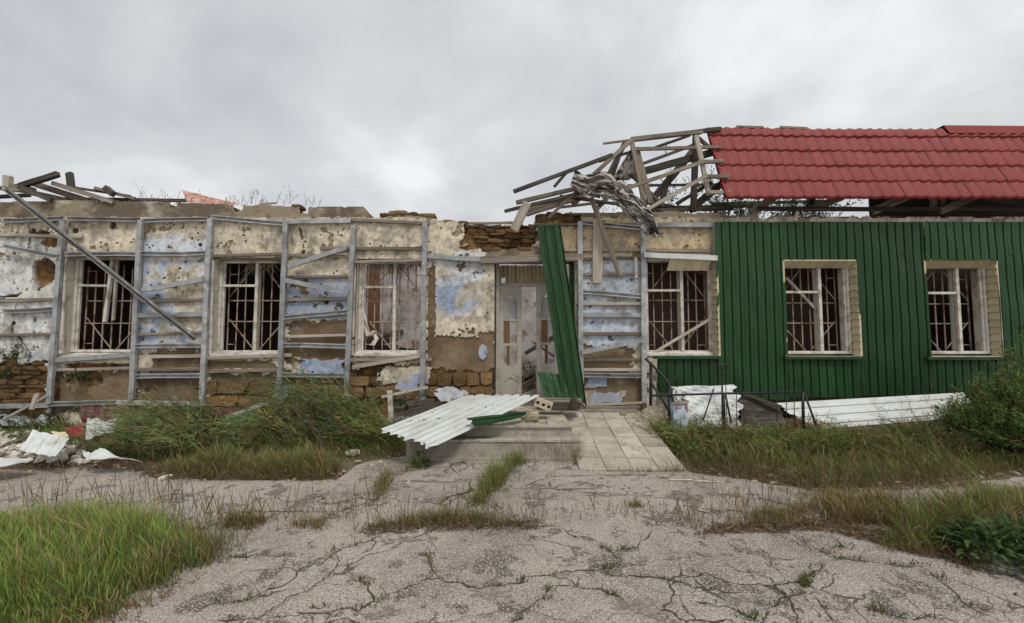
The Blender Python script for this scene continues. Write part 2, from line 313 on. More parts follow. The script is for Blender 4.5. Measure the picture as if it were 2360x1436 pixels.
# asphalt forecourt with a broken edge
edge = [(-60,1085),(60,1078),(190,1070),(330,1088),(360,1102),(560,1108),(775,1108),(790,1080),(860,1062),(930,1052),(1010,1054),(1330,1054),(1345,1087),(1585,1087),(1680,1100),(1790,1120),(1900,1128),(2050,1120),(2200,1110),(2420,1100)]
far = []
for i in range(len(edge)-1):
    a, b = G(*edge[i]), G(*edge[i+1]); k = max(1, int((b-a).length/.09))
    for j in range(k):
        q = a.lerp(b, j/k); far.append((q.x, q.y + random.uniform(-.035, .035)))
x0, x1 = -30, 30
mono = [far[0]]
for q in far[1:]: mono.append((max(q[0], mono[-1][0]+.004), q[1]))
prof = [(x0, far[0][1])] + mono + [(x1, far[-1][1])]
vs = [(x, y, .004) for x, y in prof] + [(x, -30, .004) for x, y in prof]; k = len(prof)
fs = [(i, k+i, k+i+1, i+1) for i in range(k-1)]
vs += [(x, y, -.06) for x, y in prof]; fs += [(i, i+1, 2*k+i+1, 2*k+i) for i in range(k-1)]
asp = MB().add(vs, fs).build('pavement', M['asphalt']); tag(asp, 'cracked grey asphalt forecourt in front of the ruined building', 'pavement', kind='structure')
def crack(pts, w, seed, name='crack', m='crack', z=.008):
    r = random.Random(seed); P_ = [G(*p) for p in pts]; line = []
    for i in range(len(P_)-1):
        k = max(2, int((P_[i+1]-P_[i]).length/.045))
        for j in range(k):
            q = P_[i].lerp(P_[i+1], j/k); line.append(Vector((q.x+r.gauss(0, .011), q.y+r.gauss(0, .014), z)))
    line.append(Vector((P_[-1].x, P_[-1].y, z))); mb = MB(); L_ = []; n = len(line)
    for i, q in enumerate(line):
        d = line[min(i+1, n-1)] - line[max(i-1, 0)]; s = Vector((-d.y, d.x, 0)).normalized()
        ww = w*r.uniform(.25, 1.5)*(1 if r.random() > .07 else 2.6)*(.35 if i in (0, n-1) else 1)
        L_ += [q - s*ww/2*r.uniform(.6, 1.4), q + s*ww/2*r.uniform(.6, 1.4)]
    mb.add(L_, [(2*i, 2*i+1, 2*i+3, 2*i+2) for i in range(n-1)])
    return mb.build(name, M[m], asp)
c4 = lambda l: [(1060+x/3.371, 1036+y/3.371) for x, y in l]
c2 = lambda l: [(500+x/2.493, 860+y/2.493) for x, y in l]
c6 = lambda l: [(1660+x/3.371, 1036+y/3.371) for x, y in l]
CR = [c4([(0,1030),(150,1080),(330,1065),(500,1050),(495,1000),(560,985),(700,985),(870,955),(1110,935),(1230,900),(1250,860),(1180,800),(1090,750)]),
 c4([(390,1349),(550,1240),(655,1175),(660,1110),(750,1075),(850,1065)]), c4([(810,1020),(920,1075),(1080,1090),(1200,1130),(1280,1180)]),
 c4([(1110,945),(1230,995),(1530,1000),(1680,1040),(1880,1085),(2200,1120)]), c4([(1800,1180),(2000,1230),(2130,1260),(2330,1349)]),
 c4([(120,600),(400,590),(680,605)]), c4([(1250,800),(1400,740),(1500,640)]), c4([(700,215),(1000,205),(1450,200)]),
 c2([(0,1330),(180,1310),(300,1250),(420,1200),(500,1120),(620,1080),(690,1020),(860,980),(930,940)]),
 c2([(450,1390),(800,1370),(930,1310),(1020,1260),(1260,1180),(1496,1230)]), c2([(1260,1170),(1220,1080),(1180,1040)]), c2([(900,1310),(850,1210),(820,1170)]),
 c2([(130,800),(500,800),(700,800),(900,740),(960,690)]), c2([(50,1065),(250,1050),(430,1060)]), c2([(0,1430),(420,1400),(530,1360),(640,1340)]),
 c6([(650,720),(780,800),(920,850),(1100,870),(1300,890),(1450,910),(1550,900),(1650,980),(1800,1080),(1840,1170),(1960,1240),(2100,1300)]),
 c6([(310,1349),(400,1240),(520,1160),(620,1110),(720,1030),(700,880)]), c6([(740,1150),(830,1260),(890,1340)]), c6([(1200,1250),(1330,1290),(1530,1330),(1640,1290)]),
 c6([(1650,790),(1890,920),(2050,960),(2180,980),(2300,980)]), c6([(780,800),(930,760),(1030,790)])]
for i, l in enumerate(CR): crack(l, .0085, 100+i)
def blob(px, py, rx, ry, seed, m, name, parent, z):
    r = random.Random(seed); c = G(px, py); n = 64; ph = [r.uniform(0, 6.28) for _ in range(4)]; rx *= .8; ry *= .62
    vs = [(c.x, c.y, z)]
    for i in range(n):
        a = 2*math.pi*i/n; k = .8 + .24*math.sin(2*a+ph[0]) + .22*math.sin(3*a+ph[1]) + .2*math.sin(7*a+ph[2]) + .14*math.sin(13*a+ph[3]) + r.uniform(-.16, .16)
        vs.append((c.x + rx*k*math.cos(a), c.y + ry*k*math.sin(a), z))
    return MB().add(vs, [(0, i+1, (i+1) % n+1) for i in range(n)]).build(name, m, parent)
for i, (px, py, rx, ry) in enumerate([(1125,1366,.17,.12),(1475,1402,.17,.16),(885,1415,.14,.08),(2095,1350,.08,.05),(1710,1385,.13,.07),(650,1280,.12,.07),(830,1335,.1,.09),
      (945,1245,.16,.07),(2080,1306,.09,.04),(770,1160,.16,.06),(540,1165,.16,.06),(1400,1142,.3,.05),(1240,1150,.25,.05),(1560,1150,.22,.05),(1330,1128,.2,.04),(1700,1140,.25,.05),
      (280,1160,.2,.05),(420,1140,.16,.05),(1130,1100,.18,.04),(1030,1112,.15,.04),(960,1110,.22,.06),(1870,1140,.16,.05),(2000,1150,.2,.06),(1290,1330,.09,.05),(1620,1280,.06,.05)]):
    blob(px, py, rx, ry, 300+i, M['patch'], 'worn_patch', asp, .006+.0002*i)
for i, (px, py, rx, ry) in enumerate([(1565,1108,.16,.05),(1625,1112,.17,.035),(1530,1100,.1,.025)]): blob(px, py, rx, ry, 400+i, M['spill'], 'mortar_spill', asp, .012+.002*i)
# ================================================================= THE BUILDING
YW = 7.0; TH = .42; B = empty('ruined_building', (0, 7.2, 0))
tag(B, 'ruined single-storey building, half peeling plaster, half green cladding under a red mansard roof', 'building')
OPEN = {'w1':(149,316,588,818),'w2':(490,653,596,820),'w3':(820,978,598,820),'door':(1140,1326,598,936),'w4':(1488,1650,590,820)}
def rectX(k, Y=YW):
    a, b, t, d = OPEN[k]; return P(a, 711, Y).x, P(b, 711, Y).x, P(b, d, Y).z, P(a, t, Y).z
# ---- plastered wall as a relief: finish coat, render coat and bare stone lie at different depths
topline = [(-60,464),(0,463),(60,463),(130,460),(330,462),(392,464),(394,480),(404,480),(406,465),(538,468),(541,486),(556,486),(558,472),(600,470),(668,474),(690,476),(692,490),(708,490),(710,476),(800,474),(838,476),(848,484),(851,502),(880,500),(905,497),(940,495),(1000,503),(1030,508),(1062,512),(1090,516),(1150,518),(1200,520),(1230,517),(1234,492),(1262,487),(1330,489),(1480,487),(1560,484),(1600,492),(1640,488),(1700,496),(1740,492),(1760,505),(1775,495),(2050,498),(2360,498),(2480,498)]
tl = np.array(topline, float)
def wall_relief(name, X0, X1, Z0, Z1, step):
    xs = np.arange(X0, X1, step); zs = np.arange(Z0, Z1, step); XX, ZZ = np.meshgrid(xs, zs); nx, nz = len(xs), len(zs)
    px, py = proj(XX, YW, ZZ)
    nA = fbm(XX*3.2+40, ZZ*3.2+40, 11, 5)-.5; nB = fbm(XX*9+40, ZZ*9+40, 21, 5)-.5; nC = fbm(XX*24+40, ZZ*24+40, 31, 3)-.5; nD = fbm(XX*1.3+40, ZZ*1.3+40, 41, 4)-.5
    wob = nA*.9 + nB*.8
    def ell(cx, cy, rx, ry, k=1.0): return ((px-cx)/rx)**2 + ((py-cy)/ry)**2 + wob*k*1.6 < 1
    def rect(a, b, t, d, k=1.0): return np.maximum(abs(px-(a+b)/2)/((b-a)/2), abs(py-(t+d)/2)/((d-t)/2)) + wob*k*.9 < 1
    lay = np.zeros_like(XX)
    # render coat showing
    ren = np.zeros_like(lay, bool)
    for r in [(340,478,803,960),(300,478,862,960),(105,320,852,960),(665,806,742,812),(648,806,795,842),(470,650,862,905),(985,1136,772,868),(800,985,838,960),(1338,1452,800,860),(1335,1490,866,960),(480,640,832,850),(1112,1250,566,606),(640,800,868,885),(985,1003,600,860)]: ren |= rect(*r)
    ren |= py < 501 + nB*8
    ren |= (py > 501) & (py < 600) & (nA*1.0 + nB*.9 > .235)
    ren |= (nB*1.0 + nA*.6 + nC*.3 + nD*.75 > .345)
    ren |= (px > 985) & (px < 1140) & (py > 715) & (nB + nA*.6 + (py-775)/160 > .17)
    for r in [(870,985,846,884),(1355,1400,868,892),(1345,1432,905,932),(912,965,868,905),(690,806,826,862)]: ren &= ~rect(*r)
    ren &= ~ell(1038,908,38,20); ren &= ~ell(1113,812,11,18,.4); ren &= ~ell(330,835,20,26)
    lay[ren] = 1
    sto = np.zeros_like(ren)
    for r in [(470,640,884,960),(640,800,866,960),(985,1136,858,960),(796,905,842,960),(-60,112,832,960),(110,135,880,930),(1068,1112,515,560),(1085,1236,515,572),(150,300,838,850),(1235,1300,490,512),(1290,1340,494,515)]: sto |= rect(*r, .8)
    sto |= ell(100,626,27,30,.7); sto |= ell(205,874,30,16); sto |= ell(122,888,14,16); sto |= ell(98,540,18,9); sto |= ell(118,558,22,10)
    sto &= ~ell(1038,908,38,20); sto &= ~ell(650,895,22,26,.8); sto &= ~rect(870,985,846,905,.8); sto &= ~ell(770,872,40,12)
    sto &= ~((px > 500) & (px < 600) & (py < 900) & (nA > .02))
    for l in [[(62,500),(70,545),(64,575)],[(100,505),(118,520),(95,540)],[(108,575),(100,600)],[(75,640),(62,668),(38,682),(0,684)],[(38,700),(30,730),(28,770)],[(42,775),(70,815),(62,840)],[(690,525),(700,560),(698,588)],[(128,505),(118,535)]]:
        for (a, b), (c, d) in zip(l[:-1], l[1:]):
            vx, vy = c-a, d-b; t = np.clip(((px-a)*vx+(py-b)*vy)/(vx*vx+vy*vy), 0, 1); dd = np.hypot(px-a-t*vx, py-b-t*vy); sto |= dd + nB*9 < 1.7
    # bullet marks, thickest at the far end of the wall
    r = np.random.default_rng(5); hol = np.zeros_like(lay)
    hp = [(r.uniform(0, 480), r.uniform(510, 900), 1.0+r.exponential(.85)) for _ in range(125)] + [(r.uniform(480, 1130), r.uniform(510, 800), .9+r.exponential(.6)) for _ in range(28)] + [(r.uniform(1340, 1480), r.uniform(520, 800), r.uniform(1, 2)) for _ in range(8)]
    hp += [(260,519,8),(752,695,6),(75,533,7),(172,533,8),(228,705,5),(205,690,4),(265,698,5),(30,745,6),(175,585,4),(150,608,4)]
    for a, b, c in hp:
        s = (abs(px-a) < c*2) & (abs(py-b) < c*2)
        if s.any():
            d = np.hypot(px[s]-a, py[s]-b)/c + nB[s]*1.2; hol[s] = np.maximum(hol[s], np.clip(1.25-d, 0, 1))
    lay[sto] = 2
    # relief
    dep = np.where(lay == 0, nA*.006+nC*.003, np.where(lay == 1, .024+nA*.012+nC*.009, .075+nA*.04+nB*.05+nC*.02)) + hol*.045
    dep += np.where((py < 501) & (lay < 2), -.012, 0)
    dep += np.clip(1.1-((px-102)/27)**2-((py-628)/30)**2+wob*.8, 0, 1)*.07*(lay == 2)
    # colour of each coat
    cream = np.array([.55,.485,.375]); white = np.array([.66,.66,.63]); blue = np.array([.25,.315,.455]); pale = np.array([.50,.54,.60]); ochre = np.array([.47,.36,.21])
    brown = np.array([.2,.148,.095]); umber = np.array([.12,.08,.045]); cornice = np.array([.29,.235,.165]); stone = np.array([.25,.14,.055]); dark = np.array([.075,.045,.024])
    n1_ = np.clip((nA*1.2+nB*.9)*2.2+.5, 0, 1)[..., None]; n2_ = np.clip((nD*1.2+nB*1.1)*2.6+.5, 0, 1)[..., None]
    col = np.broadcast_to(cream, XX.shape+(3,)).copy()*(.9+.25*n1_)
    wobL = nD*1.0+nA*.75+nB*.45+nC*.2
    def wash(mask, c, amt, soft): 
        a = (np.clip((np.clip(amt + wobL*soft*.8, -.5, 1.5)-.5)*2.0+.5, 0, 1)*mask)[..., None]*.92; col[:] = col*(1-a) + c*a
    sm = lambda v, a, b: np.clip((v-a)/(b-a), 0, 1)
    wash(((px < 145) & (py > 545)).astype(float), white, 1.0, 1.0); wash((px < 145)*sm(py, 560, 640), pale, .35, 2.2)
    wash(((px > 312) & (px < 480))*sm(py, 545, 640)*sm(-py, -830, -780), pale, .5, 3.0); wash(((px > 312) & (px < 480) & (py > 600) & (py < 790)).astype(float), blue, .22, 3.2)
    wash(((px > 645) & (px < 812) & (py > 640) & (py < 735)).astype(float), blue, .42, 4.5); wash(((px > 690) & (px < 812) & (py > 815) & (py < 870)).astype(float), blue, .75, 2.5)
    wash(((px > 330) & (px < 480) & (py > 540) & (py < 585)).astype(float), pale, .4, 3.5)
    wash(np.clip(1.35-((px-1050)/62)**2-((py-682)/48)**2, 0, 1), blue, .85, 2.6); wash(((px > 990) & (px < 1120) & (py > 598) & (py < 660)).astype(float), pale, .38, 3.2); wash(((px>1050)&(px<1125)&(py>560)&(py<600)).astype(float), pale, .4, 3)
    wash(((px > 1330) & (px < 1492))*sm(py, 585, 610)*sm(-py, -815, -775), pale, .85, 1.6); wash(((px > 1330) & (px < 1492) & (py > 596) & (py < 800)).astype(float), np.array([.40,.47,.60]), .30, 2.6)
    wash(((px > 1240) & (px < 1660) & (py < 585)).astype(float), ochre, .7, 2.0); wash(((px > 1330) & (px < 1440) & (py > 868)).astype(float), blue, .5, 3)
    wash(np.clip(1.6-((px-1038)/40)**2-((py-908)/22)**2, 0, 1), pale, .7, 2.5); wash(np.clip(1.6-((px-1113)/12)**2-((py-812)/18)**2, 0, 1), np.array([.27,.33,.42]), 1, .5)
    wash(((px > 905) & (px < 985) & (py > 862)).astype(float), blue, .35, 3); wash(np.clip(1.6-((px-650)/24)**2-((py-895)/28)**2, 0, 1), np.array([.35,.4,.5]), .9, 2)
    nE = fbm(XX*14+40, ZZ*5+40, 61, 4)-.5; st_ = np.clip(1.03 + (nD*1.0+nA*.7+nB*.8+nC*.9+nE*.7), .4, 1.3)[..., None]; col *= st_
    gw = (np.clip((nA*1.4+nD*1.1-.12)*3.5, 0, 1)*.55)[..., None]; col = col*(1-gw) + np.array([.30,.285,.235])*gw
    rc = brown*(1-n1_)*1.0 + umber*n1_; rc = rc*(.85+.4*n2_)
    cc_ = cornice*(1-n2_) + np.array([.15,.115,.08])*n2_
    rc = np.where((py < 503)[..., None] | ((px > 1110) & (px < 1250) & (py < 606))[..., None], cc_, rc)
    rc = np.where(((py > 503) & (py < 600))[..., None], np.array([.27,.215,.145])*(.7+.5*n1_), rc)
    scx = stone*(1-n1_) + dark*n1_
    col = np.where((lay == 1)[..., None], rc, np.where((lay == 2)[..., None], scx, col))
    col = col*(1-.0*hol[..., None]); col = np.where((hol > .3)[..., None], np.array([.07,.05,.035]), col)
    # faces kept: below the broken top and outside the openings
    keep = np.ones_like(lay, bool); ty = np.interp(px, tl[:, 0], tl[:, 1]); keep &= py > ty + nB*7
    for k in OPEN:
        a, b, c, d = rectX(k); keep &= ~((XX > a) & (XX < b) & (ZZ > c) & (ZZ < d))
    V = np.stack([XX, YW + dep + .0*XX, ZZ], -1).reshape(-1, 3); idx = np.arange(nx*nz).reshape(nz, nx)
    q = np.stack([idx[:-1,:-1], idx[:-1,1:], idx[1:,1:], idx[1:,:-1]], -1).reshape(-1, 4)
    kk = (keep[:-1,:-1] & keep[:-1,1:] & keep[1:,1:] & keep[1:,:-1]).ravel(); q = q[kk]
    used = np.unique(q); mp = np.zeros(nx*nz, np.int64); mp[used] = np.arange(len(used))
    return np_mesh(name, V[used], mp[q], M['plaster'], B, col.reshape(-1, 3)[used], smooth=False)
wall = wall_relief('plastered_wall', -9.6, 3.66, .1, 3.98, .0155); wall['label'] = 'pockmarked plaster wall with flaking cream and blue paint over brown render'
band = wall_relief('wall_top_band', 3.665, 9.8, 3.3, 3.9, .02)
# body of the wall behind the relief: top, back, jambs
def core():
    mb = MB(); xs = np.arange(-9.6, 9.8, .06); pts = []
    for x in xs:
        px, _ = proj(x, YW, 3.6); ty = np.interp(px, tl[:, 0], tl[:, 1]); pts.append(P(px, ty, YW).z - .03 + random.uniform(-.03, .015))
    vs = []
    for x, z in zip(xs, pts): vs += [(x, YW+.02, z), (x, YW+.2, z+random.uniform(-.02, .02)), (x, YW+TH, z-.02), (x, YW+TH, 3.3)]
    mb.add(vs, [(4*i+j, 4*i+j+1, 4*i+5+j, 4*i+4+j) for i in range(len(xs)-1) for j in range(3)])
    return mb
core().build('wall_top', M['stone'], B)
ops = sorted([(lambda a, b, c, d, e: (a-e, b+e, c, d))(*rectX(k), .3 if k in ('w1','w2','w3') else 0) for k in OPEN]); Yb = YW+.13
def solid_back(x0, x1, z0, z1): return MB().box(x0, x1, Yb, YW+TH, z0, z1)
pr = -9.6; mbk = MB()
G5 = {'w5':(1812,1979,601,821),'w6':(2140,2303,601,821)}; YC = 6.86
for k, r in G5.items():
    a, b, t, d = r; ops.append((P(a, 711, YC).x-.2, P(b, 711, YC).x+.2, P(b, d, YC).z, P(a, t, YC).z))
for a, b, c, d in ops:
    mbk.box(pr, a, Yb, YW+TH, 0, 3.3); mbk.box(a, b, Yb, YW+TH, d, 3.3)
    if c > .6: mbk.box(a, b, Yb, YW+TH, 0, c)
    pr = b
mbk.box(pr, 9.8, Yb, YW+TH, 0, 3.3); mbk.build('wall_core', M['room_brown'], B)
for k in ('w1','w2','w3'):
    a, b, c, d = rectX(k); MB().box(a-.3, a, Yb-.01, Yb+.05, c, d).build('embrasure', M['reveal'], B); MB().box(b, b+.3, Yb-.01, Yb+.05, c, d).build('embrasure', M['reveal'], B)
for k in OPEN:                                                      # plastered jambs of the openings
    a, b, c, d = rectX(k); y0, y1 = YW+.004, Yb+.002; mb = MB()
    y1 = Yb-.012 if k in ('w1','w2','w3') else y1; mb.quad((a,y0,c),(a,y1,c),(a,y1,d),(a,y0,d)); mb.quad((b,y1,c),(b,y0,c),(b,y0,d),(b,y1,d)); mb.quad((a,y0,d),(a,y1,d),(b,y1,d),(b,y0,d))
    if k != 'door': mb.quad((a,y0,c),(b,y0,c),(b,y1,c),(a,y1,c))
    mb.build('opening_jamb', M['reveal'], B)
# ---- exposed limestone blocks
def stone_mesh(seed):
    bm = bmesh.new(); bmesh.ops.create_cube(bm, size=1); bmesh.ops.subdivide_edges(bm, edges=bm.edges[:], cuts=1, use_grid_fill=True); r = random.Random(seed)
    for q in bm.verts:
        k = .84 if sum(abs(c) > .4 for c in q.co) == 3 else (.96 if sum(abs(c) > .4 for c in q.co) == 2 else 1)
        q.co = Vector((q.co.x*k, q.co.y*k, q.co.z*k)) + Vector((r.uniform(-.06,.06), r.uniform(-.07,.07), r.uniform(-.07,.07)))
    me = bpy.data.meshes.new('stone_block'); bm.to_mesh(me); bm.free(); me.materials.append(M['stone']); return me
SM = [stone_mesh(i) for i in range(6)]
def block(a, t, b, d, front=.0, dp=.12, name='stone_block', rot=0.0, parent=None):
    p = P(a, t, YW); q = P(b, d, YW); o = link(name, random.choice(SM), None, parent or B, ((p.x+q.x)/2, YW+front+dp/2, (p.z+q.z)/2))
    o.scale = (abs(q.x-p.x)*1.04, dp, abs(p.z-q.z)*1.06); o.rotation_euler = (random.uniform(-.05,.05), rot+random.uniform(-.03,.03), random.uniform(-.06,.06)); return o
for r in [(500,884,562,908),(568,882,627,911),(474,884,498,909),(474,912,545,936),(549,914,622,938),(625,915,648,936),(660,886,737,912),(654,868,700,884),(704,866,748,884),(740,887,796,911),(752,868,792,885),(655,915,722,938),(726,914,790,936),
          (982,862,1006,889),(1008,859,1040,890),(1043,859,1074,889),(1077,860,1104,889),(1107,859,1134,886),(1086,892,1134,914),(1058,892,1084,912),(985,892,1010,914),(800,868,850,889),(853,870,905,890),(800,893,838,916),(842,893,900,915),(900,896,960,920),(1100,916,1134,936)]: block(*r)
y = 834
while y < 934:                                                      # thin broken courses at the far corner
    h = random.uniform(8, 15); x = -40 + random.uniform(0, 15)
    while x < 104 - max(0, (848-y))*.8:
        w = random.uniform(16, 46); block(x, y, min(x+w-2, 112), y+h-1.5, random.uniform(-.01, .07), .14, rot=random.uniform(-.08, .08)); x += w
    y += h
y = 517
while y < 572:                                                      # rotten courses above the doorway
    h = random.uniform(6, 11); x = 1072 + (y-517)*.75
    while x < 1232:
        w = random.uniform(16, 44); block(x, y, min(x+w-1, 1236), y+h-1, random.uniform(-.02, .06), .14, rot=random.uniform(-.06, .1)); x += w
    y += h
for r in [(78,640,128,655),(84,626,125,640),(90,612,128,627),(86,600,124,612)]: block(*r, .1, .14)
for r in [(872,489,903,501),(893,483,935,500),(938,487,960,500),(962,490,1002,504),(915,494,950,502),(1018,505,1050,514),(1052,508,1076,516),(1238,493,1262,510),(1264,489,1296,503),(1298,492,1322,512),(668,468,690,478),(1180,512,1205,521)]: block(*r, .03, .22, 'loose_stone', random.uniform(-.1, .1)).data = random.choice(SM)
# ---- metal posts and battens of the lost cladding
def post(a, b, w=.08): 
    return channel('post', P(*a, 6.90), P(*b, 6.90), w, .05, M['galv'], B)
for a, b in [((141,508),(110,931)),((321,506),(300,921)),((482,503),(463,936)),((657,510),(641,938)),((814,518),(798,886)),((979,512),(972,926)),((1337,510),(1340,918)),((1483,518),(1486,928)),((1651,516),(1652,600))]: post(a, b)
MET = [(0,508,140,503),(0,565,132,592),(0,718,125,712),(-40,937,112,934),(150,503,318,506),(148,586,312,585),(125,830,300,816),(112,931,268,927),(325,508,480,504),(322,584,472,583),(325,668,467,643),(315,726,467,724),(312,798,466,796),(308,868,463,866),
       (486,500,655,515),(660,511,808,508),(663,614,798,570),(657,645,803,674),(655,731,802,718),(648,795,798,798),(645,863,796,865),(985,590,1120,598),(1340,512,1482,525),(1340,672,1480,684),(1340,726,1479,726),(1340,813,1481,783),(1343,864,1484,866),(1496,518,1650,518),(268,928,460,932)]
for x0, y0, x1, y1 in MET:
    diag = abs(y1-y0) > 18
    channel('metal_batten', P(x0, y0, 6.87 if diag else 6.925), P(x1, y1, 6.87 if diag else 6.925), .076, .045, M['galv'], B, openf=random.random() < .6, bow=random.uniform(-.008, .008))
WOD = [(-30,540,190,546),(-30,694,125,690),(-30,773,122,770),(120,853,300,848),(318,694,467,690),(315,771,466,766),(348,822,466,820),(310,852,463,850),(488,590,652,585),(472,826,672,818),(476,856,641,852),(738,572,815,570),(655,588,806,591),(657,639,803,637),(655,691,803,688),(650,776,799,772),
       (806,506,990,515),(818,573,976,573),(815,604,976,599),(806,829,995,828),(1230,518,1482,516),(1300,576,1482,576),(1340,596,1488,593),(1340,632,1478,632),(1340,700,1481,700),(1340,769,1480,769),(1340,829,1480,828),(1340,852,1480,852),(1488,577,1650,578)]
for i, (x0, y0, x1, y1) in enumerate(WOD):
    beam('wooden_batten', P(x0, y0, 6.968), P(x1, y1, 6.968), random.uniform(.04, .06), .035, M['wood'] if i % 3 else M['palewood'], B, rough=1.3)
beam('wooden_batten', P(812,846,6.94), P(968,821,6.94), .06, .03, M['palewood'], B)
beam('wooden_batten', P(1465,594,6.95), P(1466,640,6.95), .05, .03, M['white_paint'], B)
beam('door_lintel', P(1108,600,6.95), P(1345,594,6.95), .12, .1, M['wood'], B, rough=1.2)
beam('hanging_plank', P(1378,512,6.93), P(1377,654,6.92), .16, .03, M['palewood'], B)
channel('white_flashing', P(1484,587,6.84), P(1654,595,6.84), .085, .1, M['white_metal'], B, openf=False)
# ---- windows
def window(k, fr, mull, tran, YF, grille=True, broken=False, rightside=False):
    """fr: pixel box of the timber frame at depth YF"""
    a, b, t, d = fr; p = P(a, t, YF); q = P(b, d, YF); x0, x1 = (rectX(k)[:2] if k in OPEN else (P(G5[k][0], 711, YC).x, P(G5[k][1], 711, YC).x)); z0, z1 = q.z, p.z; w = .046; dp = {'w4':.16,'w5':.2,'w6':.2}.get(k, .1)
    mb = MB(); mb.box(x0, x0+w, YF, YF+dp, z0, z1); mb.box(x1-w, x1, YF, YF+dp, z0, z1); mb.box(x0+w, x1-w, YF+.003, YF+dp-.003, z1-w, z1); mb.box(x0+w, x1-w, YF-.003, YF+dp, z0, z0+w)
    mb.box(x0+w, x0+w+.03, YF+.03, YF+.075, z0+w, z1-w); mb.box(x1-w-.03, x1-w, YF+.03, YF+.075, z0+w, z1-w)
    W = mb.build('window', M['white_paint'], B); bv = W.modifiers.new('b', 'BEVEL'); bv.width = .006; bv.segments = 1
    xm = P(mull, 700, YF).x; zt = P(mull, tran, YF).z
    if broken:
        beam('mullion', (xm, YF+.03, z1-w), (xm-.02, YF-.02, P(250, 742, YF).z), .05, .05, M['white_paint'], W); beam('mullion', (xm+.06, YF+.06, z1-w), (xm+.05, YF+.05, P(250, 738, YF).z), .04, .04, M['door_paint'], W)
    else:
        beam('mullion', (xm, YF+.04, z0+w), (xm, YF+.04, z1-w), .052, .05, M['white_paint'], W, rough=.4); beam('mullion', (xm-.012, YF+.125, z0+w), (xm-.012, YF+.125, z1-w), .05, .04, M['door_paint'], W, rough=.4)
    beam('transom', (x0+w, YF+.04, zt), (xm-.03, YF+.04, zt-(.01 if broken else 0)), .04, .04, M['white_paint'], W, rough=.5)
    yg = YF+dp+.05; g = MB(); xa, xb, za, zb = x0+.08, x1-.06, z0+.03, z1-.05; nb = 7
    for i in range(nb+1):
        x = xa+(xb-xa)*i/nb; top = zb if not broken else zb-(.55 if 1 < i < 4 else .2)*random.random()
        g.bar((x, yg, za), (x+random.uniform(-.012, .012), yg, top), .017, .014)
    hs = (.34, .58, .82) if not broken else (.3, .55)
    for h in hs[:2]: g.bar((xa, yg-.012, za+(zb-za)*h), (xb, yg-.012, za+(zb-za)*h), .016, .008)
    for s in (0, 1):
        xe = xa if s == 0 else xb; xc = (xa+xb)/2; dx_ = (xc-xe)
        g.bar((xe+dx_*.08, yg-.02, za+(zb-za)*.36), (xe+dx_*.92, yg-.02, za+.02), .016, .008)
        if not broken: g.bar((xe+dx_*.05, yg-.02, za+(zb-za)*.62), (xe+dx_*.85, yg-.02, zb-.02), .016, .008)
        g.bar((xe, yg-.015, za+.12), (xe+dx_*.28, yg-.015, za+.12), .014, .008); g.bar((xe, yg-.015, zb-.18), (xe+dx_*.28, yg-.015, zb-.18), .014, .008)
    g.build('security_grille', M['rust'], W)
    return W, (x0, x1, z0, z1)
W1, b1 = window('w1', (163,322,592,812), 250, 657, YW+.13, broken=True)
W2, b2 = window('w2', (497,660,600,814), 588, 658, YW+.13)
W3, b3 = window('w3', (832,985,602,814), 908, 661, YW+.13)
W4, b4 = window('w4', (1470,1640,596,816), 1573, 669, YW+.06)
W5, b5 = window('w5', (1788,1962,606,816), 1893, 673, YC+.16)
W6, b6 = window('w6', (2100,2276,610,816), 2213, 675, YC+.16)
for W, (a, b, c, d) in ((W1, (148,318,818,824)), (W2, (482,655,814,822)), (W3, (815,980,814,824)), (W4, (1486,1656,813,821))):   # sills
    p = P(a, c, YW-.03); q = P(b, d, YW-.03); mb = MB(); z = p.z
    mb.add([(p.x,YW-.03,z-.05),(q.x,YW-.03,z-.05),(q.x,YW+.16,z-.03),(p.x,YW+.16,z-.03),(p.x,YW-.03,z-.012),(q.x,YW-.03,z-.02),(q.x,YW+.16,z+.035),(p.x,YW+.16,z+.035)], [(0,3,2,1),(4,5,6,7),(0,1,5,4),(1,2,6,5),(2,3,7,6),(3,0,4,7)]); mb.build('sill', M['white_paint'], W)
for W, a, b in ((W1, (147,592), (138,816)), (W2, (487,600), (481,816))):   # white casing boards
    beam('casing', P(*a, YW-.012), P(*b, YW-.012), .1, .03, M['white_paint'], W, rough=.5)
beam('fallen_slat', P(1505,814,YW+.02), P(1637,735,YW+.04), .045, .02, M['palewood'], W4); beam('fallen_slat', P(1812,640,YW+.2), P(1885,718,YW+.12), .05, .02, M['palewood'], W5)
# ---- interior: rooms with ceilings on either side of one roofless room
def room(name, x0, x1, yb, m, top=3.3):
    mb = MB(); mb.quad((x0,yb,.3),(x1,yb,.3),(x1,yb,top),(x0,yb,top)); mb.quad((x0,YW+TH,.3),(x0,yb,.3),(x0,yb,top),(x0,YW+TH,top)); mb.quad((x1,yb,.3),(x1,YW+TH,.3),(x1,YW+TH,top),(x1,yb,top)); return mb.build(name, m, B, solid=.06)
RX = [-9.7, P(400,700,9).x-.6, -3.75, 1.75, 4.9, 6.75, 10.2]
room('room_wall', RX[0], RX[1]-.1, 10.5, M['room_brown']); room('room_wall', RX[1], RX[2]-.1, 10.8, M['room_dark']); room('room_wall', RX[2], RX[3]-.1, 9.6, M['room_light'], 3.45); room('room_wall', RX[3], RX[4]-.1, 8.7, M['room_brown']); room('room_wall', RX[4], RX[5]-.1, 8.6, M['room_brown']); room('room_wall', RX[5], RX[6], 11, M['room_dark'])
MB().box(-9.8, 9.9, YW+.13, 11.2, .2, .4).build('floor_slab', M['room_dark'], B)
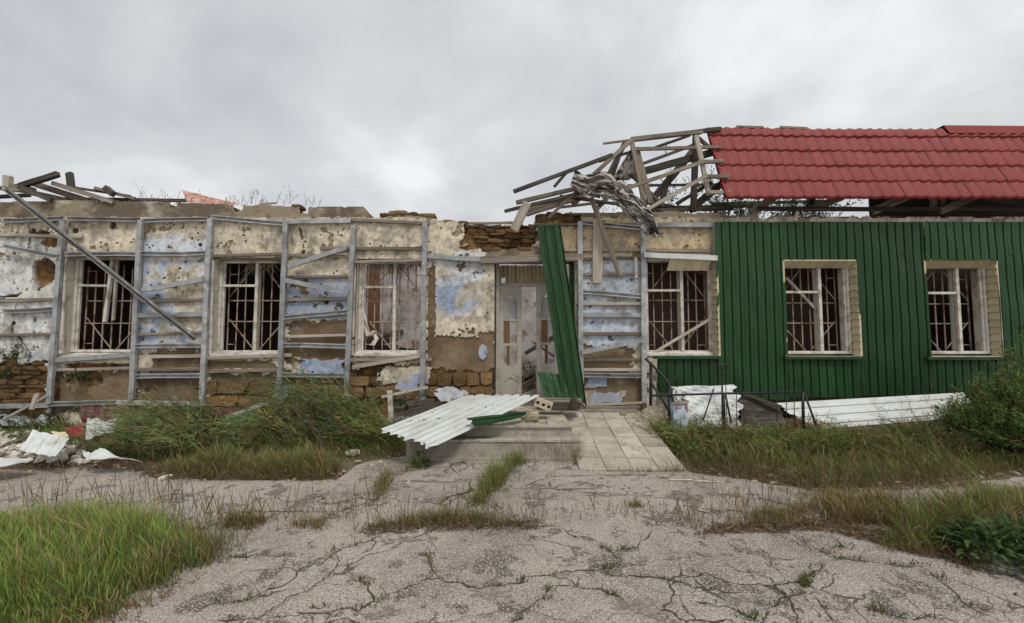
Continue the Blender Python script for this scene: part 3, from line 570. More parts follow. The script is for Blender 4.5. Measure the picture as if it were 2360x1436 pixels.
MB().box(-9.7, RX[2]-.15, YW+TH+.003, 11.1, 3.3, 3.42).build('ceiling_slab', M['room_dark'], B); MB().box(RX[3]-.05, 9.8, YW+TH+.003, 11.1, 3.3, 3.42).build('ceiling_slab', M['room_dark'], B)
MB().box(P(850,600,8.6).x, P(874,600,8.6).x, 8.6, 8.7, .4, 3.2).build('inner_door_post', M['orange_wood'], B)
# dirty lower wall in the roofless room, fallen sheet and boards inside
rr = random.Random(17)
INB = [((rr.uniform(1198,1240),rr.uniform(850,915),rr.uniform(8.0,9.2)),(rr.uniform(1225,1310),rr.uniform(835,915),rr.uniform(8.0,9.2)),rr.uniform(.04,.1),rr.choice(('wood','darkwood','palewood','white_paint'))) for _ in range(14)] + [((rr.uniform(830,880),rr.uniform(790,812),rr.uniform(8.0,9)),(rr.uniform(890,965),rr.uniform(780,812),rr.uniform(8.0,9)),rr.uniform(.05,.12),rr.choice(('wood','darkwood'))) for _ in range(5)]
for i, (a, b, w_, m) in enumerate(INB + [((1205,890,7.9),(1300,835,8.1),.09,'wood'),((1210,815,8.6),(1285,770,8.6),.08,'wood'),((1200,830,8.9),(1230,905,8.4),.05,'wood'),((1215,825,8.9),(1245,900,8.4),.05,'palewood'),((1190,870,8.7),(1290,880,8.7),.06,'darkwood'),((1240,800,8.8),(1300,770,8.8),.06,'wood'),((1230,790,9),(1290,830,8.8),.05,'wood'),((1205,905,8.2),(1232,885,8.6),.14,'white_paint'),((1200,920,7.9),(1240,905,8.1),.16,'white_paint'),((1235,860,8.4),(1300,850,8.3),.2,'paper'),((830,800,8),(960,822,8.1),.25,'darkwood'),((835,790,8.2),(930,765,8.5),.1,'wood')]):
    beam('fallen_board', P(*a), P(*b), w_, .03, M[m], B)
g = MB()
for i in range(9): g.bar(P(1198+i*5, 825+i*2, 8.7), P(1212+i*5, 908, 8.3), .02)
for i in range(6): g.bar(P(1196, 840+i*11, 8.6), P(1240, 832+i*12, 8.6), .018)
g.build('fallen_grille', M['rust'], B)
# torn reed lath hanging under two lintels and the strip of cloth in one window
def fringe(x0, x1, py, Y, n, l, name, W, m='foliage'):
    r = np.random.default_rng(n); xs = r.uniform(x0, x1, n); pos = np.array([tuple(P(a, py+r.uniform(-3, 3), Y+r.uniform(-.05, .05))) for a in xs])
    d = np.stack([r.normal(size=n)*.5, r.normal(size=n)*.2, -np.ones(n)], 1); d /= np.linalg.norm(d, axis=1)[:, None]
    V, Q, C = blades(pos, d, r.uniform(.3, 1, n)*l, r.normal(size=(n, 3))*.3, np.full(n, .012), jitcol(n, (.3,.24,.18)), jitcol(n, (.4,.34,.28))); np_mesh(name, V, Q, M[m], W, C)['kind'] = 'stuff'
fringe(850, 975, 604, YW+.22, 240, .3, 'reed_fringe', W3); fringe(900, 925, 604, YW+.2, 60, .7, 'reed_fringe', W3); fringe(570, 635, 603, YW+.22, 70, .3, 'reed_fringe', W2)
mb = MB(); L_ = [(833,710,12),(842,745,10),(850,775,12),(862,762,8),(868,780,9),(858,796,12)]; pv = None
for i, (x, y, w) in enumerate(L_):
    a, b = P(x-w/2, y, YW+.2+.03*(i % 2)), P(x+w/2, y, YW+.22-.03*(i % 2))
    if pv: mb.quad(pv[0], pv[1], b, a)
    pv = (a, b)
mb.build('torn_curtain', M['cloth'], W3, solid=.004)
# ---- doorway: lining boards over the door, two door leaves
for i in range(12):
    xa = 1146+i*9.4; yb = 655 if i not in (1,) else 640
    p = P(xa, 612+random.uniform(-1, 1), 7.5); q = P(xa+9, yb, 7.5); MB().box(p.x, q.x, 7.5, 7.52+random.uniform(0, .004), q.z, p.z).build('lining_board', M['board'], B)
beam('door_frame_and_gap', P(1146,600,7.25), P(1146,930,7.25), .07, .12, M['door_paint'], B); beam('door_frame_and_gap', P(1318,600,7.2), P(1320,930,7.2), .09, .12, M['green'], B); beam('door_frame_and_gap', P(1142,604,7.3), P(1320,604,7.3), .06, .1, M['wood'], B); beam('door_frame_and_gap', P(1148,657,7.45), P(1300,657,7.45), .06, .06, M['door_paint'], B)
beam('door_frame_and_gap', P(1140,610,7.1), P(1139,930,7.1), .05, .1, M['black'], B)  # added black strip imitating the dark, shaded gap at the left jamb
def door_leaf(a, b, ang):
    """a top-left, b bottom-right pixel at the hinge depth; built flat then turned about its hinge"""
    Y0 = 7.3; p = P(*a, Y0); q = P(*b, Y0); w, h = q.x-p.x, p.z-q.z; w = w/math.cos(ang); X = lambda u: u*w; st = .2
    def T(u, y, z): return (p.x + X(u)*math.cos(ang) - y*math.sin(ang), Y0 + X(u)*math.sin(ang) + y*math.cos(ang), q.z + z*h)
    def bx(mb, u0, u1, z0, z1, y0=0, y1=.04):
        mb.add([T(u0,y0,z0),T(u1,y0,z0),T(u1,y1,z0),T(u0,y1,z0),T(u0,y0,z1),T(u1,y0,z1),T(u1,y1,z1),T(u0,y1,z1)], [(0,3,2,1),(4,5,6,7),(0,1,5,4),(1,2,6,5),(2,3,7,6),(3,0,4,7)])
    mb = MB(); bx(mb, 0, st, 0, 1); bx(mb, 1-st, 1, 0, 1); bx(mb, st, 1-st, 0, .06, .001, .039); bx(mb, st, 1-st, .22, .31, .001, .039); bx(mb, st, 1-st, .93, 1, .001, .039)
    for i in range(12):                                             # arched heads of panel and light
        u0, u1 = st+(1-2*st)*i/12, st+(1-2*st)*(i+1)/12; s = .5-.5*math.cos(2*math.pi*(i+.5)/12)
        bx(mb, u0, u1, .93-.05*(1-s), .931, .002, .038); bx(mb, u0, u1, .22-.035*(1-s), .221, .002, .038); bx(mb, u0, u1, .309, .31+.03*(1-s), .002, .038)
    D = mb.build('door', M['door_paint'], B)
    mb = MB(); bx(mb, st, 1-st, .06, .22, .015, .03); bx(mb, st+.08, 1-st-.08, .075, .18, .007, .02); mb.build('panel', M['door_paint'], D)
    mb = MB(); bx(mb, .485, .515, .33, .93, .008, .03); mb.build('muntin', M['door_paint'], D)
    for z in (.49, .7):
        mb = MB(); bx(mb, st, 1-st, z, z+.02, .006, .032); mb.build('muntin', M['door_paint'], D)
    for u0, z0, u1, z1, m in [(st,.72,.485,.9,'glass'),(.515,.72,1-st,.9,'glass'),(st,.51,.485,.7,'orange_wood'),(.515,.58,1-st,.7,'glass'),(.36,.33,.485,.49,'orange_wood')]:
        mb = MB(); bx(mb, u0, u1, z0, z1, .016, .022); mb.build('pane', M[m], D)
door_leaf((1150,659), (1203,932), .35); door_leaf((1237,657), (1292,930), .25)
# ---- green profiled cladding
def ribbed(name, a, t, b, d, Y, parent, m='green', period=.14, depth=.024, jag=0.0, lab=None):
    p = P(a, t, Y); q = P(b, d, Y); x0, x1, z0, z1 = P(a, 711, Y).x, P(b, 711, Y).x, q.z, p.z; X = []; k = math.floor(x0/period)
    while k*period < x1+period:
        for f_, dd in ((0,0),(.14,0),(.2,depth),(.3,depth),(.36,0),(.68,0),(.69,.003),(.71,.003),(.72,0)): X.append(((k+f_)*period, dd))
        k += 1
    X = [(x0, 0)] + [s for s in X if x0+.004 < s[0] < x1-.004] + [(x1, 0)]; nz = max(2, int((z1-z0)/.16)); vs = []; fs = []; n = len(X)
    ph = random.uniform(0, 6)
    for j in range(nz+1):
        z = z0+(z1-z0)*j/nz
        for i, (x, dd) in enumerate(X):
            zz = z + (random.uniform(-jag, jag) if j in (0, nz) else 0)
            vs.append((x, Y+dd+.008*math.sin(z*2.1+x*1.7+ph)+.004*math.sin(z*7+x*5+ph*2)+random.uniform(-.002, .002), zz))
    for j in range(nz):
        for i in range(n-1): fs.append((j*n+i, j*n+i+1, (j+1)*n+i+1, (j+1)*n+i))
    o = MB().add(vs, fs).build(name, M[m], parent, solid=.0016)
    if lab: o['label'] = lab
    return o
for r in [(1652,511,1812,922),(1812.3,511,1979,600),(1812.3,823,1979,916),(1979.3,511,2140,912),(2140.3,511,2303,601),(2140.3,823,2303,908),(2303.3,511,2440,915),(2440.3,511,2560,915),(1512,823,1654,905)]: ribbed('cladding_sheet', *r, YC + random.uniform(-.01, .008), B, jag=.005)
for a, b, y in [(1506,1660,824),(1808,1984,825),(2136,2310,826)]: beam('window_flashing', P(a, y, YC-.03), P(b, y, YC-.03), .05, .06, M['green'], B, rough=.2)
for k, (a, b, t, d) in {'w4':(1478,1654,598,821), **G5}.items():     # cream siding lining the deep reveals
    p = Vector((P(a, 711, YC+.004).x, 0, P(a, t, YC+.004).z)); q = Vector((P(b, 711, YC+.004).x, 0, P(b, d, YC+.004).z)); n = 13; y1 = YC+.158 if k != 'w4' else YW+.058; hh = (p.z-q.z)/n
    for i in range(n):
        z = q.z+i*hh; MB().add([(q.x-.012,YC+.004,z),(q.x+.03,YC+.004,z),(q.x+.03,y1,z),(q.x-.012,y1,z),(q.x+.006,YC+.004,z+hh*.98),(q.x+.03,YC+.004,z+hh*.98),(q.x+.03,y1,z+hh*.98),(q.x+.006,y1,z+hh*.98)], [(0,3,2,1),(4,5,6,7),(0,1,5,4),(1,2,6,5),(2,3,7,6),(3,0,4,7)]).build('siding_board', M['siding'], B)
    if k == 'w4': continue
    MB().box(p.x-.03, p.x, YC+.004, y1, q.z, p.z).build('siding_board', M['siding'], B)
    sg = 8
    for i in range(sg):
        xa = p.x+(q.x-p.x)*i/sg; xb = p.x+(q.x-p.x)*(i+1)/sg; zz = p.z-.002
        MB().add([(xa,YC+.004,zz),(xb-.006,YC+.004,zz),(xb-.006,y1,zz-.1),(xa,y1,zz-.1),(xa,YC+.004,zz+.02),(xb-.006,YC+.004,zz+.02),(xb-.006,y1,zz-.08),(xa,y1,zz-.08)], [(0,3,2,1),(4,5,6,7),(0,1,5,4),(1,2,6,5),(2,3,7,6),(3,0,4,7)]).build('soffit_board', M['siding'], B)
    MB().box(p.x, q.x, YC+.004, YC+.158, q.z-.03, q.z-.002).build('sill', M['white_paint'], B)
p = P(1548,596,6.82); q = P(1642,622,6.86)
for i in range(5): 
    xa = p.x+(q.x-p.x)*i/5; xb = p.x+(q.x-p.x)*(i+1)/5-.004; MB().add([(xa,6.88,p.z),(xb,6.88,p.z-.005),(xb-.03,6.97,q.z),(xa-.03,6.97,q.z+.006),(xa,6.89,p.z+.012),(xb,6.89,p.z+.01),(xb-.03,6.985,q.z+.006),(xa-.03,6.985,q.z+.01)], [(0,3,2,1),(4,5,6,7),(0,1,5,4),(1,2,6,5),(2,3,7,6),(3,0,4,7)]).build('soffit_board', M['siding'], B)
r = random.Random(61); mb = MB()
for i in range(46):
    px, py = (r.uniform(1660, 2350), r.uniform(525, 900)) if i > 12 else (r.gauss(2085, 40), r.gauss(575, 22))
    if any(a-14 < px < b+14 and t-14 < py < d+18 for a, b, t, d in ((1480,1655,590,825), G5['w5'], G5['w6'])): continue
    c = P(px, py, YC-.022); n = 7; R_ = r.choice((.006, .009, .012, .02)); mb.add([(c.x+math.cos(6.283*k/n)*R_*r.uniform(.6, 1.3), c.y+r.uniform(0, .004), c.z+math.sin(6.283*k/n)*R_*r.uniform(.6, 1.4)) for k in range(n)], [tuple(range(n))])
mb.build('bullet_holes', M['black'], B, solid=.003)['kind'] = 'stuff'
# ---- mansard: red pressed-metal tiles on a steep slope
TE = P(1670, 457, 6.66); SL = math.radians(69); ud = Vector((0, math.cos(SL), math.sin(SL))); nv = Vector((0, -math.sin(SL), math.cos(SL)))
TW, TC = .183, .345; NX = 34; NC = 5
def tile_mesh():
    """one pressed tile: wave across, falls away up the slope, with a rounded front lip"""
    U = 8; vs = []; fs = []
    rows = [(-.016, -.004), (0, .028), (.03, .034), (.34, .006)]
    for s_, h in rows:
        for i in range(U+1):
            u = i/U; wv = .026*(.5+.5*math.cos(2*math.pi*u))**1.6; 
            vs.append((u*TW, s_, h+wv))
    n = U+1
    for j in range(len(rows)-1):
        for i in range(U): fs.append((j*n+i, j*n+i+1, (j+1)*n+i+1, (j+1)*n+i))
    me = bpy.data.meshes.new('roof_tile'); me.from_pydata(vs, [], fs); me.update(); me.polygons.foreach_set('use_smooth', [True]*len(me.polygons)); me.materials.append(M['red'])
    for i in range(U): me.polygons[i].use_smooth = False
    return me
TM = tile_mesh(); top_len = NC*TC
a = TE - nv*.012; b = TE + ud*(TC*4.55) - nv*.012; ex = Vector((NX*TW, 0, 0))
roof = MB().quad(a, a+ex, b+ex, b).build('roof_deck', M['red'], B, solid=.003); roof['label'] = 'steep red pressed-metal tile roof slope'
RM = Matrix((Vector((1,0,0)), ud, nv)).transposed().to_4x4()
for c in range(NC):
    for i in range(NX):
        sag = -.035*math.sin(min(1, max(0, (i-4)/9.0))*math.pi/2)*(c/4.0)
        w = TE + Vector((i*TW, 0, 0)) + ud*(c*TC + sag) + nv*(.003*math.sin(i*.9+c*1.7) + random.uniform(-.004, .004))
        o = bpy.data.objects.new('roof_tile', TM); COL.objects.link(o); o.parent = roof
        S_ = Matrix.Diagonal((1, .60 if c == 4 else 1, 1, 1)); o.matrix_local = Matrix.Translation(w - wl(roof)) @ RM @ Matrix.Rotation(random.uniform(-.012, .012), 4, 'X') @ S_
tp = TE + ud*(TC*4.5)
rc0 = tp + Vector((P(2175,300,7.15).x - tp.x, 0, .02)); rc1 = Vector((TE.x + NX*TW+.3, tp.y, tp.z+.0))
mb = MB(); 
for q in (rc0, rc1):
    pass
mb.add([rc0+nv*.05-ud*.16+Vector((.06,0,0)), rc1+nv*.05-ud*.16, rc1+nv*.07, rc0+nv*.07, rc0+Vector((0,.22,.02)), rc1+Vector((0,.22,.02)), rc0+nv*.0-ud*.16+Vector((.06,0,0)), rc1+nv*.0-ud*.16], [(0,1,2,3),(3,2,5,4),(6,7,1,0)]); mb.build('ridge_cap', M['red'], B, solid=.003)
for a, b in [((1697,292,7.22),(1760,294,7.22)),((1798,293,7.22),(1860,296,7.22))]: beam('lath', P(*a), P(*b), .04, .03, M['wood'], B)
MB().box(TE.x+2.9, 9.9, 7.25, 7.27, 3.45, 5.2).build('attic_board', M['darkwood'], B)
MB().box(TE.x+.0, 9.9, 7.22, 11, 5.16, 5.2).build('flat_roof', M['darkwood'], B) if False else None
# ---- roof timbers still standing at the open end
TB = [((1183,442),(1412,357),9,6.62,'darkwood','lath'),((1362,408),(1456,322),10,6.75,'wood','rafter'),((1277,431),(1308,395),7,6.75,'darkwood','lath'),((1390,331),(1452,323),5,6.9,'wood','lath'),((1454,322),(1618,303),11,7.1,'wood','purlin'),((1612,303),(1662,297),10,7.12,'darkwood','purlin'),
 ((1457,344),(1660,339),8,7.0,'wood','lath'),((1455,322),(1487,482),10,6.95,'wood','rafter'),((1466,340),(1500,470),13,7.05,'wood','strut'),((1604,306),(1598,488),14,7.15,'darkwood','strut'),((1604,312),(1634,450),10,6.82,'palewood','rafter'),
 ((1400,418),(1650,349),17,7.25,'darkwood','beam'),((1425,441),(1622,372),9,6.72,'wood','lath'),((1618,373),(1668,372),9,6.78,'wood','lath'),((1486,486),(1628,405),9,6.66,'palewood','lath'),((1622,407),(1680,407),9,6.72,'wood','lath'),((1632,443),(1690,444),9,6.7,'palewood','lath'),
 ((1497,468),(1602,343),18,7.5,'darkwood','rafter'),((1190,467),(1346,430),10,6.85,'wood','lath'),((1163,487),(1342,444),8,6.75,'darkwood','lath'),((1212,490),(1352,447),19,7.05,'wood','beam'),((1336,434),(1264,502),7,6.72,'wood','strut'),((1588,486),(1682,408),18,7.3,'darkwood','rafter'),
 ((1425,428),(1700,425),6,8.2,'darkwood','lath'),((1290,478),(1390,466),6,8.0,'darkwood','lath'),((1320,470),(1352,438),16,7.3,'darkwood','strut'),((1372,486),(1400,455),12,7.0,'wood','strut'),((1415,455),(1460,350),15,7.35,'darkwood','strut'),((1470,462),(1560,480),10,7.6,'darkwood','beam'),
 ((1395,440),(1470,500),12,7.0,'darkwood','strut'),((1732,494),(1790,448),20,7.05,'wood','rafter'),((1872,482),(1960,445),18,7.05,'wood','rafter'),((2010,488),(2100,448),18,7.05,'wood','rafter'),((2165,488),(2245,452),18,7.02,'wood','rafter'),((2150,486),(2152,455),12,7.1,'palewood','strut'),((2170,486),(2172,455),10,7.12,'palewood','strut'),
 ((1745,481),(2420,484),10,7.02,'darkwood','wall_plate'),((1500,480),(1750,474),8,8.4,'darkwood','lath'),((1640,470),(1900,464),7,8.6,'darkwood','lath'),((1868,478),(1870,450),12,7.3,'darkwood','strut'),((1832,509),(1838,488),8,6.85,'palewood','lath'),((1430,352),(1398,446),9,7.2,'darkwood','strut'),((1452,400),(1530,476),8,7.1,'darkwood','lath'),((1510,340),(1590,312),6,7.3,'darkwood','lath'),((1545,400),(1520,478),12,7.45,'darkwood','strut'),((1380,372),(1462,348),6,7.0,'darkwood','lath'),((1290,452),(1420,470),7,6.95,'darkwood','lath'),((1240,470),(1330,452),7,6.9,'wood','lath'),((1480,378),(1610,330),7,7.2,'darkwood','lath'),((1560,470),(1640,420),9,7.4,'darkwood','strut'),((1610,318),(1652,356),8,7.2,'darkwood','strut'),((1330,412),(1400,398),5,6.8,'wood','lath'),((1440,330),(1405,400),13,7.3,'darkwood','strut'),((1500,486),(1690,480),9,7.2,'darkwood','wall_plate'),((1640,296),(1640,298.5),3,7.1,'wood','lath')]
for (a, b, w, Y, m, nm) in TB[:-1]:
    p, q = P(*a, Y), P(*b, Y-.0); s = .0065*(Y/6.9)*w*1.05; beam(nm, p, q, s, min(s*.8, .06), M[m], B)
for a, b, w, Y, m, nm in [((45,429),(135,401),13,6.95,'darkwood','rafter'),((160,398),(165,440),14,7.3,'darkwood','strut'),((19,404),(17,440),18,7.0,'palewood','strut'),((84,425),(205,464),15,7.1,'wood','rafter'),((123,423),(262,466),11,7.0,'wood','rafter'),((62,442),(158,463),13,7.15,'wood','rafter'),((-30,455),(70,450),9,7.3,'darkwood','beam'),((168,432),(300,452),6,7.35,'darkwood','lath'),
 ((218,433),(312,458),8,7.3,'wood','lath'),((243,433),(263,449),15,7.2,'darkwood','strut'),((15,432),(80,440),16,7.0,'wood','beam'),((-30,438),(60,425),8,7.2,'darkwood','lath'),((150,458),(470,463),8,7.4,'darkwood','beam'),((45,430),(120,462),12,6.95,'darkwood','rafter'),((1090,516),(1205,512),6,7.3,'wood','lath'),((1060,514),(1180,515),5,7.1,'wood','lath'),((600,470),(636,468),4,7.1,'palewood','lath')]:
    s = .0068*w; beam(nm, P(*a, Y), P(*b, Y), s, min(s*.8, .07), M[m], B)
# rusty sheet lying on the wall head
mb = MB(); gx, gy = 10, 4
c_ = [P(420,439,7.1), P(545,468,7.2), P(432,467,7.05), P(540,472,7.05)]
c_[0] = P(420,439,7.5); vs = []
for j in range(gy+1):
    for i in range(gx+1):
        u, w = i/gx, j/gy; q = c_[0].lerp(c_[1], u).lerp(c_[2].lerp(c_[3], u), w); vs.append(q + Vector((0, 0, random.uniform(-.015, .02))))
mb.add(vs, [(j*(gx+1)+i, j*(gx+1)+i+1, (j+1)*(gx+1)+i+1, (j+1)*(gx+1)+i) for j in range(gy) for i in range(gx)])
tag(mb.build('roof_sheet', M['rusty_sheet'], None, solid=.004), 'rusty pink sheet of roofing lying on the broken wall top', 'metal sheet')
# ================================================================= ENTRANCE STEPS AND RAMP
ST = empty('entrance_steps', (.6, 6.2, 0)); tag(ST, 'tiled concrete landing with steps and a sloping tiled ramp before the door', 'steps')
xL, xR = -1.35, P(1332,1000,5.6).x; xR2 = 2.12; hz = .385; y1 = 5.72
MB().box(xL, G(1340,1086).x-.006, y1, 6.97, 0, hz-.03).build('landing', M['concrete'], ST); MB().box(xL-.02, xR, 5.42, y1-.002, 0, .235).build('step', M['concrete'], ST); MB().box(xL-.05, xR, 5.36, 5.419, 0, .045).build('step', M['concrete'], ST)
MB().box(xL-.02, xR, 5.405, 5.46, .236, .262).build('step_edge', M['tile'], ST); MB().box(xL-.02, xR, y1-.03, y1+.02, hz-.029, hz+.0).build('step_edge', M['tile'], ST)
def tiles(x0, x1, n, y0, y1_, rows, zf, gap=.006):
    for j in range(rows):
        for i in range(n):
            xa, xb = x0+(x1-x0)*i/n+gap/2, x0+(x1-x0)*(i+1)/n-gap/2; ya, yb = y0+(y1_-y0)*j/rows+gap/2, y0+(y1_-y0)*(j+1)/rows-gap/2
            if random.random() < .03: continue
            k = random.uniform(-.003, .003); MB().add([(xa,ya,zf(ya)+k),(xb,ya,zf(ya)+k+random.uniform(-.003,.003)),(xb,yb,zf(yb)+k),(xa,yb,zf(yb)+k),(xa,ya,zf(ya)-.03),(xb,ya,zf(ya)-.03),(xb,yb,zf(yb)-.03),(xa,yb,zf(yb)-.03)], [(0,1,2,3),(0,4,5,1),(1,5,6,2),(2,6,7,3),(3,7,4,0)]).build('paving_tile', M['tile'], ST)
rx0, rx1 = P(1340,1085,4.9).x, G(1582,1086).x; ry0, ry1 = G(1340,1086).y, 6.75
rz = lambda y: .012 + (hz-.012)*(min(max((y-ry0)/(ry1-ry0), 0), 1))
tiles(rx0, rx1, 4, ry0, ry1, 6, rz, .009); tiles(rx0, rx1, 4, ry1, 6.96, 1, lambda y: hz); tiles(xL, rx0-.004, 7, y1+.022, 6.96, 4, lambda y: hz-.001)
MB().add([(rx0,ry0,.0),(rx1,ry0,.0),(rx1,ry1,hz-.03),(rx0,ry1,hz-.03),(rx0,ry0,-.1),(rx1,ry0,-.1),(rx1,ry1,-.1),(rx0,ry1,-.1),(rx1,6.97,hz-.03),(rx0,6.97,hz-.03),(rx1,6.97,-.1),(rx0,6.97,-.1)], [(0,1,2,3),(0,4,5,1),(1,5,6,2),(3,7,4,0),(3,2,8,9),(2,6,10,8),(7,3,9,11)]).build('ramp', M['concrete'], ST)
# ================================================================= LOOSE SHEETS AND DEBRIS
def patchsheet(name, corners, nu, nv_, m, label, cat, period=0, depth=.018, jag=0.0, crumple=0.0, along=1, seed=1, solid=.0016, parent=None, curl=0.0):
    """sheet spanned by 4 corners a,b,c,d (a-b one end, d-c the other); ribs run from a-b to d-c"""
    a, b, c, d = [Vector(q) for q in corners]; n = (b-a).cross(d-a).normalized(); w = (b-a).length; r = random.Random(seed); vs = []
    prof = [0]
    if period:
        k = int(w/period)+1; prof = []
        for i in range(k):
            for f_, h in ((0,0),(.42,0),(.5,1),(.78,1),(.86,0)): 
                u = (i+f_)*period/w
                if u < 1: prof.append((u, h*depth))
        prof.append((1, 0))
    else: prof = [(i/nu, 0) for i in range(nu+1)]
    ph = [r.uniform(0, 6) for _ in range(6)]; ju = [r.uniform(-jag, jag) for _ in prof]; jv = [r.uniform(-jag, jag) for _ in prof]
    for j in range(nv_+1):
        t = j/nv_
        for i, (u, h) in enumerate(prof):
            tt = t + ((ju[i]*(1-t)) if j == 0 else (jv[i]*t if j == nv_ else 0))
            q = a.lerp(b, u).lerp(d.lerp(c, u), tt) + n*(h + crumple*(math.sin(5*u+ph[0]+3*t)*.5+math.sin(9*t+ph[1]+4*u)*.35+math.sin(17*u+11*t+ph[2])*.25+r.uniform(-.2,.2)) + curl*(4*(t-.5)**2-1)); vs.append(q)
    k = len(prof); o = MB().add(vs, [(j*k+i, j*k+i+1, (j+1)*k+i+1, (j+1)*k+i) for j in range(nv_) for i in range(k-1)]).build(name, M[m], parent, solid=solid)
    if label: tag(o, label, cat)
    return o
patchsheet('corrugated_sheet', [P(1083,908,6.78), P(1246,911,6.55), P(1002,1029,4.95), P(874,991,5.2)], 0, 8, 'white_metal', 'white corrugated metal sheet sprawled across the entrance steps', 'metal sheet', period=.155, depth=.03, jag=.02, crumple=.012, seed=4)
patchsheet('sheet_offcut', [P(1078,962,5.45), P(1092,984,5.3), P(1200,962,5.75), P(1222,948,6.0)], 0, 5, 'green', 'bent green sheet offcut poking out from under the white corrugated sheet', 'metal sheet', period=.12, depth=.025, jag=.03, crumple=.012, seed=5)
patchsheet('cladding_strip', [P(1237,518,6.84), P(1291,517,6.8), P(1352,934,6.62), P(1294,905,6.68)], 0, 14, 'green', 'long loose green cladding strip leaning slantwise across the doorway', 'metal sheet', period=.15, depth=.03, jag=.012, crumple=.014, seed=6)
patchsheet('cladding_offcut', [P(1238,858,6.78), P(1340,866,6.74), P(1346,918,6.62), P(1256,917,6.66)], 0, 4, 'green', 'short dark green sheet standing upright at the foot of the doorway', 'metal sheet', period=.13, depth=.02, jag=.05, crumple=.008, seed=7)
beam('loose_timber', P(1228,921,6.5), P(1340,923,6.5), .05, .14, M['wood'], None); tag(bpy.data.objects['loose_timber'], 'weathered timber lying across the threshold of the door', 'timber')
tag(beam('timber_block', P(1236,934,6.46), P(1338,934,6.46), .12, .09, M['darkwood'], None), 'thick dark timber under the threshold plank beside the hollow brick', 'timber')
tag(beam('timber_block', P(1322,918,6.3), P(1322,946,6.3), .1, .1, M['darkwood'], None), 'short dark timber stub standing at the end of the threshold plank', 'timber')
# hollow brick with three bores
def hollow():
    mb = MB(); s = .062; n = 12; L_ = .19; R = .019
    for face, y in ((0, 0), (1, .1)):
        pass
    for i in range(3):
        cx = (i-1)*s; sq = []; ci = []
        for j in range(n):
            a = 2*math.pi*(j+.5)/n; m_ = max(abs(math.cos(a)), abs(math.sin(a))); sq.append((cx+math.cos(a)/m_*s/2, math.sin(a)/m_*.042)); ci.append((cx+math.cos(a)*R, math.sin(a)*R))
        vs = [(x,0,z) for x, z in sq]+[(x,0,z) for x, z in ci]+[(x,.08,z) for x, z in ci]
        mb.add(vs, [(j, n+j, n+(j+1) % n, (j+1) % n) for j in range(n)] + [(n+j, 2*n+j, 2*n+(j+1) % n, n+(j+1) % n) for j in range(n)] + [tuple(range(2*n, 3*n))])
    h = .042; w = s*1.5; mb.add([(-w,0,-h),(w,0,-h),(w,.12,-h),(-w,.12,-h),(-w,0,h),(w,0,h),(w,.12,h),(-w,.12,h)], [(0,3,2,1),(4,5,6,7),(1,2,6,5),(2,3,7,6),(3,0,4,7)])
    return mb
hb = hollow(); me_o = hb.build('hollow_brick', M['brick']); bp = P(1250,934,6.12); me_o.location = (bp.x, bp.y, bp.z-.035); me_o.rotation_euler = (0, math.radians(20), math.radians(-8)); me_o.scale = (1.35,1.35,1.35)
tag(me_o, 'pale hollow brick with three round holes tilted on the landing', 'brick')
o = link('rubble_stone', SM[2].copy(), None, None, P(1222,944,6.1)); o.data.materials.clear(); o.data.materials.append(M['rubble']); o.scale = (.24,.2,.13); o.location.z = hz+.06; tag(o, 'rough grey stone lump beside the hollow brick under the white sheet', 'stone')
o = link('rubble_stone', o.data, None, None, P(1436,947,6.6)); o.scale = (.09,.08,.07); o.location.z = .378; tag(o, 'small white stone chip lying on the landing above the ramp', 'stone')
for i, (a, b) in enumerate([((1345,934),(1480,928)),((1350,940),(1475,939))]): tag(beam('loose_batten', P(*a, 6.8-.12*i), P(*b, 6.8-.12*i), .035, .03, M['wood'] if i else M['palewood'], None), ['pale batten lying at the foot of the blue-white wall', 'grey batten lying on the landing just off the blue-white wall'][i], 'batten')
tag(channel('loose_profile', P(6,432,6.72), P(446,781,6.83), .07, .05, mat('dull_metal', (.22,.215,.2), .6, [((.12,.11,.1),.45,.65,4),((.4,.39,.37),.55,.72,6)], bump=.1), None, openf=True), 'long metal profile slanting down from the roof across the broken-mullion window', 'metal profile')
tag(beam('loose_plank', P(1215,468,6.7), P(1184,532,6.78), .145, .04, M['palewood'], None), 'short pale plank dangling off the wall top above the doorway', 'plank')
tag(beam('loose_plank', P(1358,445,6.68), P(1430,637,6.86), .075, .04, M['wood'], None), 'thin grey plank hanging from the broken roof over the wooden battens', 'plank')
